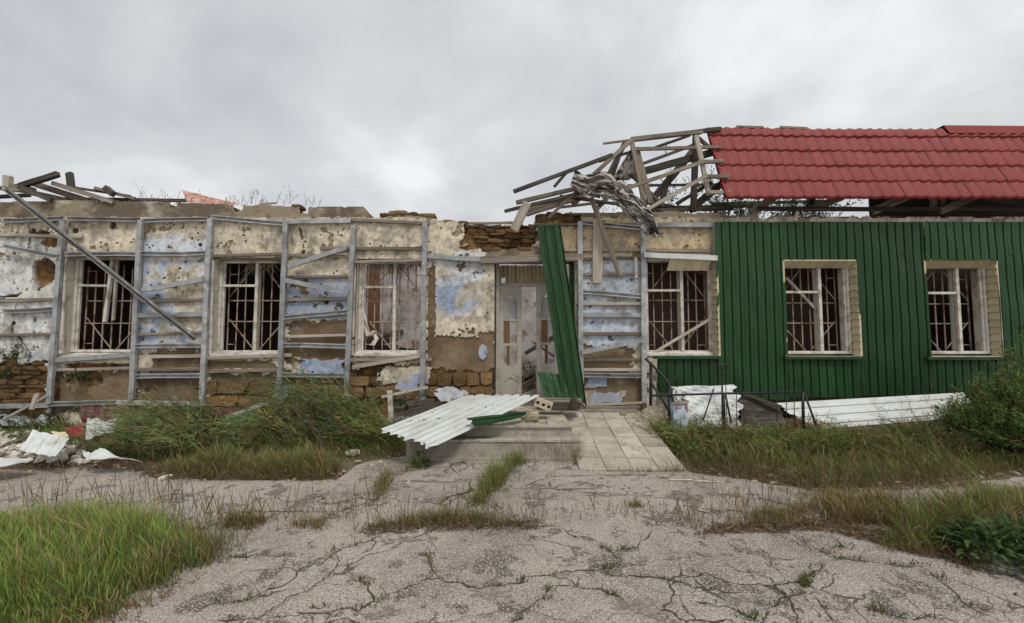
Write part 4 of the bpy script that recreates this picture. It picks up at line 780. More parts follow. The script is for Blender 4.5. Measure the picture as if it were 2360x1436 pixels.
# torn membrane hanging on the roof frame
def rag():
    r = random.Random(3); mb = MB(); path = [(1318,414),(1350,424),(1392,430),(1428,448),(1460,472),(1488,500),(1506,524),(1512,534)]
    for k in range(15):
        a = r.uniform(0, 2.6) if k > 3 else 0; b = min(7, a + r.uniform(2.2, 5.5)) if k > 3 else 7; off = r.uniform(-19, 19); w0 = r.uniform(7, 20) if k > 3 else 22; dpt = r.uniform(-.05, .07); n = 26; vs = []; ph = [r.uniform(0, 6) for _ in range(4)]
        for i in range(n+1):
            t = a+(b-a)*i/n; j = min(int(t), 6); f = t-j; x = path[j][0]*(1-f)+path[j+1][0]*f; y = path[j][1]*(1-f)+path[j+1][1]*f; dx_, dy_ = path[j+1][0]-path[j][0], path[j+1][1]-path[j][1]; l = math.hypot(dx_, dy_); ox, oy = -dy_/l, dx_/l
            e_ = i/n; w = w0*(.35+.65*math.sin(math.pi*min(1, e_*1.1+.08)))*r.uniform(.7, 1.25); o_ = off*(1-.55*abs(t-2)/5) + 5*math.sin(t*2.3+ph[0]); y += (6*math.sin(t*3.1+ph[1]) if k > 3 else 0) + (e_**2*14*(k % 3 == 0))
            for q in (-.5, -.17, .17, .5):
                Y = 6.6+dpt+.045*math.sin(q*7+t*4+ph[2])+r.uniform(-.012, .012); vs.append(P(x+ox*(o_+q*w), y+oy*(o_+q*w), Y))
        mb.add(vs, [(i*4+j, i*4+j+1, i*4+5+j, i*4+4+j) for i in range(n) for j in range(3) if r.random() > .03])
    return mb.build('torn_membrane', M['rag'], None, solid=.004)
tag(rag(), 'tattered grey roofing membrane hanging over the bare roof frame', 'membrane')
patchsheet('torn_insulation', [P(1452,345,7.2), P(1468,350,7.2), P(1462,412,7.15), P(1410,415,7.2)], 8, 10, 'rag', 'wisp of torn insulation stuck in the roof frame above the membrane', 'insulation', jag=.1, crumple=.03, seed=9, solid=.004)
# right-hand debris
patchsheet('fallen_sheet', [P(1786,929,6.62), P(1880,990,6.4), P(2300,955,6.35), P(2226,904,6.62)], 0, 10, 'white_metal', 'long white ribbed sheet lying against the foot of the green cladding', 'metal sheet', period=.19, depth=.016, jag=.01, crumple=.01, seed=11)
patchsheet('crumpled_sheet', [P(1548,890,6.55), P(1556,985,6.3), P(1712,985,6.3), P(1692,886,6.6)], 14, 14, 'white_metal', 'crumpled white sheet metal heaped behind the black railing', 'metal sheet', jag=.06, crumple=.06, seed=12)
tag(beam('fallen_batten', P(1708,905,6.55), P(1800,938,6.5), .05, .05, M['darkwood'], None), 'dark batten sloping between the two white sheets under the green wall', 'batten')
patchsheet('dark_board', [P(1700,905,6.62), P(1712,985,6.4), P(1815,985,6.4), P(1795,938,6.6)], 6, 6, 'darkwood', 'dark broken board between the white sheets under the green wall', 'board', crumple=.02, seed=14, solid=.02)
# railing
RL = empty('ramp_railing', P(1680,980,6.0)); tag(RL, 'bent black metal handrail with thin bars beside the tiled ramp', 'railing'); YR = 6.05
def rtube(name, pts, r): return MB().tube([P(x, y, Y) for x, y, Y in pts], r*.72, 6).build(name, M['black'], RL, smooth=True)
rtube('top_rail', [(1502,912,YR),(1660,907,YR),(1853,904,YR)], .024); rtube('post', [(1850,904,YR),(1852,990,YR)], .03); rtube('brace', [(1853,904,YR),(1868,945,YR-.1),(1890,1005,YR-.2)], .022); rtube('handrail', [(1487,826,6.3),(1520,858,6.2),(1541,882,6.1),(1550,915,6.05),(1556,945,6.0)], .026)
rtube('handrail', [(1498,880,6.3),(1520,910,6.2),(1545,955,6.1)], .022); rtube('post', [(1543,885,6.1),(1542,985,6.0)], .03); rtube('post', [(1500,835,6.3),(1499,935,6.3)], .03); rtube('post', [(1668,908,YR),(1670,990,YR)], .026); rtube('brace', [(1672,908,YR),(1685,975,YR)], .018); rtube('brace', [(1645,895,YR),(1620,970,YR)], .014)
for x in (1697,1714,1790,1812,1830): rtube('baluster', [(x,906,YR),(x+1,985,YR)], .008)
MB().tube([P(1507,880,6.35), P(1506,935,6.35)], .03).build('post', M['white_paint'], RL)
LS = empty('lantern_stand', P(1666,985,6.3)); tag(LS, 'small metal lantern frame on a thin stake before the green cladding', 'lantern')
MB().tube([P(1664,858,6.3), P(1665,990,6.3)], .013).build('stake', M['black'], LS); MB().tube([P(1672,866,6.3), P(1676,990,6.3)], .006).build('stay', M['black'], LS); mb = MB()
for dz in (-.05, .05):
    for a, b in (((1650,841),(1657,858)),((1678,841),(1671,858))):
        p, q = P(*a, 6.3+dz), P(*b, 6.3+dz*.5); mb.tube([p, q], .008)
    mb.tube([P(1649,841,6.3+dz), P(1679,840,6.3+dz)], .008); mb.tube([P(1656,859,6.3+dz*.5), P(1672,859,6.3+dz*.5)], .008)
for x in (1650, 1678): mb.tube([P(x,841,6.25), P(x,841,6.35)], .008)
mb.tube([P(1664,845,6.3), P(1664,860,6.3)], .014); mb.build('lantern_frame', M['black'], LS)
tn = empty('tin_box', P(1568,982,5.9)); tag(tn, 'dented pale blue tin box with a rusty rim at the ramp edge', 'tin'); p = P(1552,930,5.9); q = P(1587,982,5.9); mb = MB(); w = q.x-p.x
for a, b in (((p.x,5.9),(q.x,5.92)),((q.x,5.92),(q.x-.01,6.12)),((q.x-.01,6.12),(p.x,6.1)),((p.x,6.1),(p.x,5.9))): mb.quad((*a, 0.0), (*b, 0.0), (b[0]+random.uniform(-.01,.01), b[1], p.z), (a[0], a[1], p.z-.01))
mb.build('side', M['blue_tin'], tn, solid=.004); mb = MB(); mb.bar((p.x-.01,5.89,p.z+.01), (q.x+.01,5.91,p.z+.02), .04, .015); mb.bar((q.x+.01,5.91,p.z+.02),(q.x,6.13,p.z+.02),.04,.015); mb.build('rim', M['rust'], tn)
# rubbish at the far end and scraps in the weeds
patchsheet('tin_sheet', [P(75,990,5.25), P(160,1010,5.1), P(128,1052,4.75), P(45,1038,4.9)], 0, 4, 'galv', 'bluish folded tin sheet on top of the rubbish heap', 'metal sheet', period=.2, depth=.012, crumple=.012, seed=21).data.materials[0] = M['white_metal']
patchsheet('white_board', [P(-40,1052,4.85), P(78,1060,4.78), P(20,1072,4.62), P(-40,1085,4.52)], 4, 3, 'white_metal', 'flat white sheet at the pavement edge before the rubbish heap', 'metal sheet', crumple=.006, seed=22, solid=.012)
patchsheet('curled_sheet', [P(190,1040,4.95), P(230,1036,5.05), P(330,1062,4.85), P(205,1056,4.78)], 8, 8, 'white_metal', 'curled white sheet half buried under the windswept bush', 'metal sheet', crumple=.03, seed=23, curl=-.03)
patchsheet('white_sheet', [P(202,967,5.9), P(270,962,6.0), P(262,1000,5.6), P(196,1008,5.45)], 6, 6, 'white_metal', 'pale torn sheet leaning by the red scrap in the weeds', 'metal sheet', crumple=.03, jag=.06, seed=24)
patchsheet('red_scrap', [P(150,985,5.6), P(192,980,5.7), P(194,1006,5.4), P(160,1003,5.4)], 4, 4, 'red', 'red metal scrap lying behind the tin sheet', 'metal scrap', crumple=.03, jag=.06, seed=25)
patchsheet('red_scrap', [P(185,960,6), P(222,952,6.1), P(215,968,5.9), P(190,978,5.8)], 4, 4, 'maroon', 'crumpled dark red metal scrap behind the pale torn sheet', 'metal scrap', crumple=.04, jag=.06, seed=26)
patchsheet('cream_board', [P(118,997,5.3), P(150,995,5.3), P(160,1008,5.15), P(132,1012,5.15)], 4, 3, 'siding', 'cream board piece lying beside the bluish tin sheet', 'board', crumple=.012, seed=27, solid=.015)
patchsheet('maroon_sheet', [P(185,935,6.8), P(300,938,6.8), P(300,972,6.6), P(185,965,6.6)], 0, 3, 'maroon', 'dark maroon sheet leaning at the wall foot under the broken-mullion window', 'metal sheet', period=.16, seed=28)
patchsheet('maroon_sheet', [P(480,938,6.8), P(600,940,6.8), P(600,965,6.6), P(480,960,6.6)], 0, 3, 'maroon', 'dark maroon sheet at the wall foot between the two bushes', 'metal sheet', period=.16, seed=29)
patchsheet('green_panel', [P(498,962,6.15), P(592,948,6.2), P(586,1012,5.75), P(508,1020,5.7)], 8, 8, 'green', 'muted green sheet half buried between the windswept bushes', 'metal sheet', crumple=.035, jag=.06, seed=30)
bpy.data.objects['green_panel'].data.materials[0] = mat('muted_green', (.05,.15,.07), .7, [((.1,.2,.11),.46,.66,3),((.06,.08,.045),.52,.66,6)], spec=.2)
tag(channel('loose_batten', P(530,958,6.4), P(625,925,6.7), .05, .03, M['galv'], None), 'galvanised strip propped between wall and bush', 'batten')
tag(beam('white_stake', P(898,900,6.3), P(902,962,6.3), .07, .05, M['white_paint'], None), 'short whitewashed stake standing in weeds beside the corrugated sheet', 'stake')
tag(beam('leaning_lath', P(85,908,6.4), P(72,945,6.3), .06, .03, M['palewood'], None), 'short grey lath stuck upright before the crumbling corner', 'lath'); tag(beam('leaning_lath', P(18,962,6.0), P(110,912,6.7), .045, .03, M['palewood'], None), 'long pale lath leaning on the crumbling corner', 'lath')
tag(beam('loose_lath', P(880,915,6.6), P(985,892,6.85), .04, .03, M['palewood'], None), 'pale lath lying against the wall under the window with the torn curtain', 'lath')
for i, (a, b, lab) in enumerate([((900,945,6.6),(1010,935,6.7),'charred plank end beside the white stake'),((930,955,6.4),(1020,930,6.6),'charred plank lying under the edge of the corrugated sheet'),((915,935,6.7),(1000,925,6.8),'charred plank close to the wall foot near the corrugated sheet')]): tag(beam('charred_plank', P(*a), P(*b), .09, .04, M['darkwood'], None), lab, 'plank')
tag(beam('bare_twig', P(905,975,5.5), P(1040,962,5.75), .012, .012, M['darkwood'], None), 'thin dark rod lying over the white corrugated sheet', 'rod')
def heap():
    r = random.Random(8); mb = MB()
    for i in range(420):
        px, py = r.uniform(-50, 200), r.uniform(1012, 1072)
        if px > 90 and py < 1030: continue
        c = G(px, py) + Vector((0, 0, r.uniform(0, .16)*max(0, 1-px/230))); s = r.uniform(.025, .09); n = 7; vs = []
        ax = Vector((r.gauss(0,1), r.gauss(0,1), r.gauss(0,.4))).normalized(); bx_ = ax.orthogonal().normalized(); cx_ = ax.cross(bx_)
        for k in range(n):
            a = 2*math.pi*k/n; rr = s*r.uniform(.5, 1.2); vs.append(c + Vector((0,0,s*.3)) + ax*math.cos(a)*rr + bx_*math.sin(a)*rr*.7 + cx_*r.uniform(-.25,.25)*s)
        vs.append(c + cx_*s*.2 + Vector((0,0,s*.35))); mb.add(vs, [(k, (k+1) % n, n) for k in range(n)])
    return mb.build('rubbish_heap', M['paper'], None, solid=.006)
tag(heap(), 'heap of pale crumpled rubbish and plaster scraps at the pavement edge', 'rubbish', kind='stuff')
for i, (px, py, s, lab) in enumerate([(112,1065,.09,'small cream plaster wedge at the edge of the rubbish heap'),(812,1048,.1,'pale mortar lump at the edge of the bush with a bare forked branch'),(380,1105,.07,'white scrap on the asphalt by the grass edge')]):
    g_ = G(px, py); o = link('plaster_lump', SM[i].copy(), None, None, (g_.x, g_.y, s*.28)); o.data.materials.clear(); o.data.materials.append(M['paper']); o.scale = (s*1.8, s, s*.6); o.rotation_euler.z = i*.7; tag(o, lab, 'plaster')
r = random.Random(77)
mb = MB()
for i in range(170):                                                # grit and chips on the asphalt
    g_ = G(r.uniform(-100, 2460), 1436-(r.random()**1.6)*330); s = r.uniform(.003, .008); z = .004
    mb.add([(g_.x-s,g_.y-s*r.random(),z),(g_.x+s*r.random(),g_.y-s,z),(g_.x+s,g_.y+s*r.random(),z),(g_.x-s*r.random(),g_.y+s,z),(g_.x,g_.y,z+s*.8)], [(0,1,4),(1,2,4),(2,3,4),(3,0,4)])
tag(mb.build('gravel', M['rubble']), 'loose pale grit scattered over the asphalt', 'grit', kind='stuff')
r = random.Random(99); mb = MB()
for i in range(420):
    if i < 190: g_ = G(r.uniform(-60, 960), r.gauss(1066, 26))
    elif i < 300: g_ = G(r.uniform(1590, 2360), r.gauss(1098, 22))
    else: g_ = Vector((r.uniform(-1.3, .8), r.uniform(5.75, 6.9), hz)) if i < 390 else G(r.uniform(900, 1400), r.uniform(1058, 1120))
    s_ = r.uniform(.008, .032)*(1 if i < 300 else .6); a0 = r.uniform(0, 6.28); c, q_ = math.cos(a0), math.sin(a0); z = g_.z+(.002 if g_.z > .1 else .006); vs = []
    for x_, y_, z_ in ((-1,-.6,0),(1,-.7,0),(.8,.6,0),(-.9,.7,0),(-.6,-.4,.6),(.7,-.3,.75),(.5,.4,.55),(-.6,.5,.8)):
        x_, y_ = x_*r.uniform(.7, 1.2)*s_*1.4, y_*s_*r.uniform(.7, 1.2); vs.append((g_.x+x_*c-y_*q_, g_.y+x_*q_+y_*c, z+z_*s_*.8))
    mb.add(vs, [(4,5,6,7),(0,1,5,4),(1,2,6,5),(2,3,7,6),(3,0,4,7)])
tag(mb.build('rubble_chips', M['rubble']), 'small plaster and stone chips strewn along the wall foot and landing', 'rubble', kind='stuff')
# ================================================================= VEGETATION
GREEN = (.075,.115,.022); DARKG = (.035,.06,.022); YEL = (.17,.145,.045); DRY = (.22,.165,.085); RED = (.16,.075,.04)
def pxpoly(pts): return [(G(*p).x, G(*p).y) for p in pts]
def grass(name, poly, n, h, label, c=GREEN, tip=None, seed=1, lean=(-.05, 0), clump=.5, w=.006, dryf=.2, root=YEL, feather=.16, spread=.2, bend=.35, head=.25):
    r = np.random.default_rng(seed); xy = scatter(poly, n, clump, seed); ed = np.full(len(xy), 9.0)
    for i in range(len(poly)):
        a_, b_ = np.array(poly[i]), np.array(poly[(i+1) % len(poly)]); ab = b_-a_; t_ = np.clip(((xy-a_)@ab)/(ab@ab+1e-9), 0, 1); ed = np.minimum(ed, np.linalg.norm(xy-a_-t_[:, None]*ab, axis=1))
    ef = np.clip(ed/feather + (fbm(xy[:, 0]*4+30, xy[:, 1]*4+30, seed+7, 3)-.5)*1.6, 0, 1); kp = r.random(len(xy)) < ef*1.15+.03; xy = xy[kp]; ef = ef[kp]; n = len(xy)
    pos = np.concatenate([xy, np.zeros((n, 1))], 1); tip = tip or (c[0]*1.5, c[1]*1.35, c[2]*1.4)
    cen = xy.mean(0); dist = np.linalg.norm((xy-cen)/(xy.std(0)*2+1e-6), axis=1); hh = h*r.uniform(.45, 1.1, n)*np.clip(1.12-.45*dist**2, .35, 1.1)*(.35+1.3*fbm(xy[:, 0]*2.6+30, xy[:, 1]*2.6+30, seed+3, 3))
    hh *= .45+.6*ef; cl = fbm(xy[:, 0]*2.3+30, xy[:, 1]*2.3+30, seed+13, 3); ca = jitcol(n, c, .25, .15, r)*(.55+.95*cl[:, None]); cb = jitcol(n, tip, .25, .15, r)*(.6+.9*cl[:, None]); d = r.random(n) < dryf*(.3+1.5*fbm(xy[:, 0]*1.7+30, xy[:, 1]*1.7+30, seed+17, 3)) + (1-ef)*.3; ca[d] = jitcol(d.sum(), DRY, .3, .1, r); cb[d] = jitcol(d.sum(), (.3,.24,.13), .3, .1, r)
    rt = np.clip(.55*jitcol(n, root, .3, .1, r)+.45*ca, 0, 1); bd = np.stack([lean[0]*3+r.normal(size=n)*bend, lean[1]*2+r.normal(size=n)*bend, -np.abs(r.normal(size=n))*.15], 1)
    parts = [blades(pos, upright(n, lean, spread, r), hh, bd, w*r.uniform(.6, 1.3, n), rt, cb, 3, rng=r)]
    k = int(n*head)
    if k:
        q = r.choice(n, k, replace=False); parts.append(blades(pos[q], upright(k, lean, spread*.7, r), hh[q]*1.12, bd[q]*.8, np.full(k, w*1.2), ca[q], np.clip(cb[q]*1.5, 0, .6), 4, np.array([.35,.3,.3,1.1,.15]), rng=r))
    V, Q, C = join(parts); return tag(np_mesh(name, V, Q, M['foliage'], None, C), label, 'grass', kind='stuff')
def litter(poly, n, seed, label):
    r = np.random.default_rng(seed); xy = scatter(poly, n, .3, seed); pos = np.concatenate([xy, r.uniform(.008, .03, (n, 1))], 1); d = np.stack([r.normal(size=n), r.normal(size=n), r.normal(size=n)*.3+.1], 1); d /= np.linalg.norm(d, axis=1)[:, None]
    V, Q, C = blades(pos, d, r.uniform(.02, .1, n), r.normal(size=(n, 3))*.3, r.uniform(.004, .012, n), jitcol(n, (.16,.11,.065), .4, .1, r), jitcol(n, (.2,.14,.085), .4, .1, r), 2, rng=r)
    return tag(np_mesh('dry_litter', V, Q, M['foliage'], None, C), label, 'litter', kind='stuff')
def feathery(name, cx, cy, rx, ry, h, n, lean, label, c=GREEN, seed=1, droop=.3, leaves=24, ll=.085, dry=.12, flat=.5):
    """windswept feathery bush: arching stems carrying fine needles"""
    r = np.random.default_rng(seed); E = empty(name, (cx, cy, 0)); a = r.uniform(0, 2*math.pi, n); q = np.sqrt(r.random(n)); pos = np.stack([cx+rx*.6*q*np.cos(a), cy+ry*.6*q*np.sin(a), np.zeros(n)], 1)
    d = np.stack([np.cos(a)*q*rx*flat/h*1.2+lean[0]+r.normal(size=n)*.18, np.sin(a)*q*ry*flat/h*1.2+lean[1]+r.normal(size=n)*.18, np.ones(n)], 1); d /= np.linalg.norm(d, axis=1)[:, None]
    nk = 16; ci = r.integers(0, nk, n); ck = np.stack([r.uniform(-1, 1, nk), r.uniform(-1, 1, nk)], 1); kh = r.uniform(.6, 1.2, nk); kc = r.uniform(.6, 1.55, nk); pos[:, 0] = cx+rx*.75*ck[ci, 0]+r.normal(size=n)*rx*.12; pos[:, 1] = cy+ry*.7*ck[ci, 1]+r.normal(size=n)*ry*.12
    q = np.clip(np.hypot((pos[:, 0]-cx)/rx, (pos[:, 1]-cy)/ry), 0, 1); kl = r.normal(size=(nk, 2))*.22; d[:, 0] = lean[0]+kl[ci, 0]+ck[ci, 0]*.3+r.normal(size=n)*.2; d[:, 1] = lean[1]+kl[ci, 1]+r.normal(size=n)*.2; d[:, 2] = 1; d /= np.linalg.norm(d, axis=1)[:, None]
    ln = h*r.uniform(.45, 1.12, n)*(1-.3*q*q)*kh[ci]; bd = np.stack([lean[0]*1.4+r.normal(size=n)*.22, lean[1]+r.normal(size=n)*.2, -droop*r.uniform(.2, 1, n)], 1); sc_ = jitcol(n, (.13,.11,.06), .3, .1, r)
    V, Q, C = blades(pos, d, ln, bd, np.full(n, .009), sc_, jitcol(n, c, .2, .1, r), 5, rng=r); np_mesh('stems', V, Q, M['foliage'], E, C)
    t = np.repeat(np.linspace(.22, 1, leaves)[None], n, 0)+r.normal(size=(n, leaves))*.03; t = np.clip(t, .1, 1); pp = pos[:, None]+d[:, None]*(ln[:, None]*t)[..., None]+bd[:, None]*(ln[:, None]*t*t)[..., None]
    tg = d[:, None]+2*bd[:, None]*t[..., None]; tg /= np.linalg.norm(tg, axis=2)[..., None]; m = n*leaves; ld = tg.reshape(-1, 3)*.9+r.normal(size=(m, 3))*.5; ld /= np.linalg.norm(ld, axis=1)[:, None]
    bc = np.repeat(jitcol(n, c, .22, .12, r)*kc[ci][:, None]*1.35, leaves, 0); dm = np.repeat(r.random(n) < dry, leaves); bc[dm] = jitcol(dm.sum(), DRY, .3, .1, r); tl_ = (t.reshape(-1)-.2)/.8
    V, Q, C = blades(pp.reshape(-1, 3), ld, ll*r.uniform(.5, 1.4, m), r.normal(size=(m, 3))*.2+np.array([lean[0]*.6, 0, -.1]), np.full(m, .0075), bc*(.55+.35*tl_[:, None]), np.clip(bc*(.85+.9*tl_[:, None]), 0, 1), 2, rng=r); np_mesh('foliage', V, Q, M['foliage'], E, C)  # shaded interior and highlighted tips of the bush are painted into the needle colours
    return tag(E, label, 'bush')
def spot(px, py): g_ = G(px, py); return g_.x, g_.y
# foreground meadow patch
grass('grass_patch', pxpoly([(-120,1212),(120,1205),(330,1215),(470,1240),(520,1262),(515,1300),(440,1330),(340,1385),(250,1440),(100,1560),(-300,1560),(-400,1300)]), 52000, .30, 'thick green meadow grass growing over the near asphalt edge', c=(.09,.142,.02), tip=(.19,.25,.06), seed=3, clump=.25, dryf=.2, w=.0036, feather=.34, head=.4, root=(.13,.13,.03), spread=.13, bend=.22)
grass('grass_patch', pxpoly([(-100,1330),(250,1400),(420,1345),(540,1275),(520,1310),(380,1390),(240,1470),(-150,1480)]), 2600, .12, 'short reddish dry grass fringing the meadow patch', c=(.14,.1,.04), seed=4, dryf=.6, clump=.3, root=RED, w=.005)
# strip before the wall, plastered half
grass('grass_strip', pxpoly([(330,1075),(520,1068),(790,1068),(780,1104),(560,1106),(360,1100)]), 9000, .24, 'yellow-green grass along the asphalt edge in front of both bushes', c=(.11,.15,.034), seed=5, root=(.17,.12,.05), clump=.35, dryf=.35, w=.0045)
grass('grass_strip', pxpoly([(-100,1010),(200,1000),(560,1010),(900,1010),(1000,1040),(930,1052),(780,1068),(330,1075),(150,1040),(-100,1040)]), 9000, .34, 'rank dark grass filling the bed at the wall foot', c=(.075,.118,.03), seed=6, clump=.1, dryf=.25, lean=(-.15, 0))
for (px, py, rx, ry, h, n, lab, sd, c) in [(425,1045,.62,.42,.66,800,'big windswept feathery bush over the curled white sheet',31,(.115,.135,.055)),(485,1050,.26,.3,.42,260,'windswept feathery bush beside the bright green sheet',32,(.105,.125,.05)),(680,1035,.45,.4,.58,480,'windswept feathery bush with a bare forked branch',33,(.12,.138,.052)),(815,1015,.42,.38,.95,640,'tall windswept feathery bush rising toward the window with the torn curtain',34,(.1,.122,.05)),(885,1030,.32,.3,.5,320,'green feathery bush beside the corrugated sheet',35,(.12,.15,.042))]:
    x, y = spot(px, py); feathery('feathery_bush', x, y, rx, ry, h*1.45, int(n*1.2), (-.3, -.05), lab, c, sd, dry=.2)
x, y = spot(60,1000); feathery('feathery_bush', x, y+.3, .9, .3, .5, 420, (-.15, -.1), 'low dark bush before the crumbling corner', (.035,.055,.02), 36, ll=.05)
E = empty('bare_branch', G(735,1040)); mb = MB()
for l in [[(738,1040,5.2),(737,998,5.25),(712,975,5.3),(700,950,5.3),(690,925,5.35)],[(712,975,5.3),(725,955,5.3),(731,932,5.3)],[(737,998,5.25),(755,975,5.25),(765,950,5.3),(768,920,5.3)],[(712,975,5.3),(690,965,5.3),(670,935,5.3)]]: mb.tube([P(*q) for q in l], [.016-.003*i for i in range(len(l))], 5)
mb.build('stem', M['darkwood'], E); tag(E, 'bare forked branch standing between the feathery bushes', 'branch')
litter(pxpoly([(-60,1085),(330,1085),(360,1108),(780,1112),(790,1085),(700,1080),(300,1060),(-60,1060)]), 3500, 51, 'dry brown stalk litter along the pavement edge before the bushes')
# strip before the green half
grass('grass_strip', pxpoly([(1560,1060),(1590,1078),(1800,1100),(1900,1150),(1960,1130),(2230,1110),(2420,1090),(2420,1040),(1500,1010),(1530,1040)]), 13000, .27, 'rank green grass beside the tiled ramp under the green cladding', c=(.095,.135,.034), seed=7, clump=.45, dryf=.4, lean=(-.08, 0), w=.0045)
for (px, py, rx, ry, h, n, lab, sd, c) in [(1560,1030,.5,.45,.5,560,'feathery weed clump spilling over the ramp edge',41,(.13,.15,.05)),(1680,1045,.6,.45,.5,560,'feathery weed clump at the foot of the black railing',42,(.125,.135,.05)),(1830,1050,.6,.45,.48,560,'feathery weed clump before the end post of the railing',43,(.115,.138,.045)),(1990,1045,.6,.45,.45,520,'feathery weed clump before the long white sheet',44,(.11,.125,.045)),(2130,1045,.55,.45,.5,520,'feathery weed clump between the long white sheet and the evergreen shrub',45,(.11,.12,.045))]:
    x, y = spot(px, py); feathery('weed_clump', x, y, rx, ry, h*1.08, int(n*1.0), (-.2, -.05), lab, c, sd, ll=.065)
x, y = spot(1512,1000); feathery('weed_clump', x+.02, 6.25, .22, .5, .32, 260, (-.1, -.3), 'low green weeds hugging the side of the landing', (.08,.12,.03), 46, ll=.05)
x, y = spot(1760,985); feathery('weed_clump', x, 6.2, .4, .25, .5, 200, (0, 0), 'rusty brown weeds between the two white sheets', (.13,.075,.035), 47, ll=.05, dry=.5)
litter(pxpoly([(1590,1092),(1800,1118),(1900,1140),(2250,1125),(2250,1100),(1900,1095),(1600,1070)]), 3200, 52, 'dry brown stalk litter along the weeds beside the ramp')
# crack weeds
def weeds(pts, wd_, n, h, label, seed, c=(.1,.12,.03), **k):
    P_ = [G(*p) for p in pts]; L_ = []; R_ = []
    for i, q in enumerate(P_):
        d = P_[min(i+1, len(P_)-1)]-P_[max(i-1, 0)]; s = Vector((-d.y, d.x, 0)).normalized()*wd_/2; L_.append((q.x+s.x, q.y+s.y)); R_.append((q.x-s.x, q.y-s.y))
    return grass('crack_grass', L_+R_[::-1], n, h, label, c=c, seed=seed, feather=wd_*.45, **{'w': .004, 'clump': .8, **k})
def stalks(pts, n, h, label, seed):
    r_ = np.random.default_rng(seed); P_ = np.array([tuple(G(*p))[:2] for p in pts]); t = r_.random(n)*(len(P_)-1); i = t.astype(int); f = (t-i)[:, None]; xy = P_[i]*(1-f)+P_[i+1]*f+r_.normal(size=(n, 2))*.09; pos = np.concatenate([xy, np.zeros((n, 1))], 1); cc = jitcol(n, (.17,.145,.075), .3, .15, r_); hh = h*r_.uniform(.35, 1.2, n)
    V, Q, C = join([blades(pos, upright(n, (0, 0), .16, r_), hh, r_.normal(size=(n, 3))*.15, np.full(n, .003), cc, cc*1.2, 4, np.array([1,.9,.8,2.2,.3]), rng=r_), blades(pos, upright(n, (0, 0), .6, r_), hh*.4, r_.normal(size=(n, 3))*.3, np.full(n, .005), cc*.8, cc, 2, rng=r_)])
    return tag(np_mesh('dry_stalks', V, Q, M['foliage'], None, C), label, 'weeds', kind='stuff')
def crackweeds():
    r_ = np.random.default_rng(44); pts = []
    for l in CR:
        q = np.array([tuple(G(*p))[:2] for p in l])
        for k in range(int(1.7*len(q))):
            t = r_.random()*(len(q)-1); i = int(t); f = t-i; pts.append((q[i]*(1-f)+q[i+1]*f, r_.integers(4, 16), r_.uniform(.015, .06)))
    xy = np.concatenate([c+r_.normal(size=(n, 2))*np.array([.035, .015]) for c, n, h in pts]); hh = np.concatenate([np.full(n, h)*r_.uniform(.4, 1.3, n) for c, n, h in pts]); n = len(xy); pos = np.concatenate([xy, np.full((n, 1), .006)], 1); cc = jitcol(n, (.1,.11,.035), .35, .25, r_)
    V, Q, C = blades(pos, upright(n, (0, 0), .6, r_), hh, r_.normal(size=(n, 3))*.4, r_.uniform(.003, .007, n), cc*.7, cc*1.2, 2, rng=r_); return tag(np_mesh('crack_weeds', V, Q, M['foliage'], None, C), 'tiny weeds rooted in the asphalt cracks', 'weeds', kind='stuff')
crackweeds()
stalks([(480,1215),(620,1200),(790,1195),(870,1150)], 170, .26, 'thin dry stalks along the crack between meadow patch and steps', 301)
stalks([(830,1225),(990,1205),(1130,1205),(1250,1212)], 190, .26, 'thin dry stalks along the crack in the middle of the asphalt', 302)
stalks([(1080,1180),(1150,1110),(1220,1060),(1330,1070)], 140, .3, 'thin dry stalks beside the curved crack leading to the steps', 303)
stalks([(1580,1225),(1750,1180),(1900,1150),(2080,1170),(2200,1210)], 330, .3, 'thin dry stalks rising through the reddish grass', 304)
stalks([(0,1215),(200,1210),(380,1225),(505,1260),(500,1300)], 260, .42, 'tall dry seed stalks fringing the meadow patch', 306)
stalks([(1620,1085),(1800,1110),(1950,1120),(2200,1110)], 260, .38, 'tall dry stalks fringing the weeds beside the ramp', 307)
stalks([(340,1095),(560,1100),(780,1095)], 180, .34, 'tall dry stalks fringing the grass before the bushes', 308)
stalks([(1240,1205),(1420,1180),(1560,1195),(1620,1215)], 110, .18, 'sparse dry stalks on the open asphalt below the ramp', 305)
weeds([(1205,1058),(1160,1100),(1120,1140),(1095,1172)], .24, 3000, .28, 'green grass line growing in the curved crack leading to the steps', 61, (.1,.15,.03), clump=.25)
weeds([(985,1066),(940,1085),(892,1100),(870,1150)], .2, 1300, .16, 'grass tuft line in the crack running out from the corrugated sheet', 62, (.11,.125,.035), dryf=.3)
weeds([(500,1215),(600,1208),(760,1212)], .25, 2300, .17, 'dry grass tufts in the wide crack joining the meadow patch', 63, (.12,.12,.03), dryf=.35, root=RED)
weeds([(850,1222),(980,1205),(1120,1205),(1220,1212)], .2, 1700, .13, 'sparse yellowing grass in the long crack in the middle of the asphalt', 64, (.1,.13,.035), dryf=.35, root=RED)
weeds([(1440,1168),(1490,1168)], .16, 420, .15, 'single grass tuft on the open asphalt below the ramp', 65, (.11,.12,.03), dryf=.35, root=RED)
weeds([(1348,1086),(1450,1088),(1580,1086)], .06, 350, .17, 'thin dry grass along the bottom edge of the ramp', 66, (.16,.12,.06), dryf=.6)
weeds([(1332,1075),(1326,1040),(1318,985)], .13, 800, .34, 'tall thin grass in the joint between steps and ramp', 67, (.1,.11,.035), dryf=.3)
weeds([(1150,1050),(1180,1046),(1225,1044)], .1, 420, .3, 'thin grass growing up in front of the bottom step', 68, (.13,.13,.05), dryf=.4)
weeds([(1000,1330),(998,1300),(975,1265)], .05, 120, .06, 'tiny weeds in the branching crack near the meadow', 69)
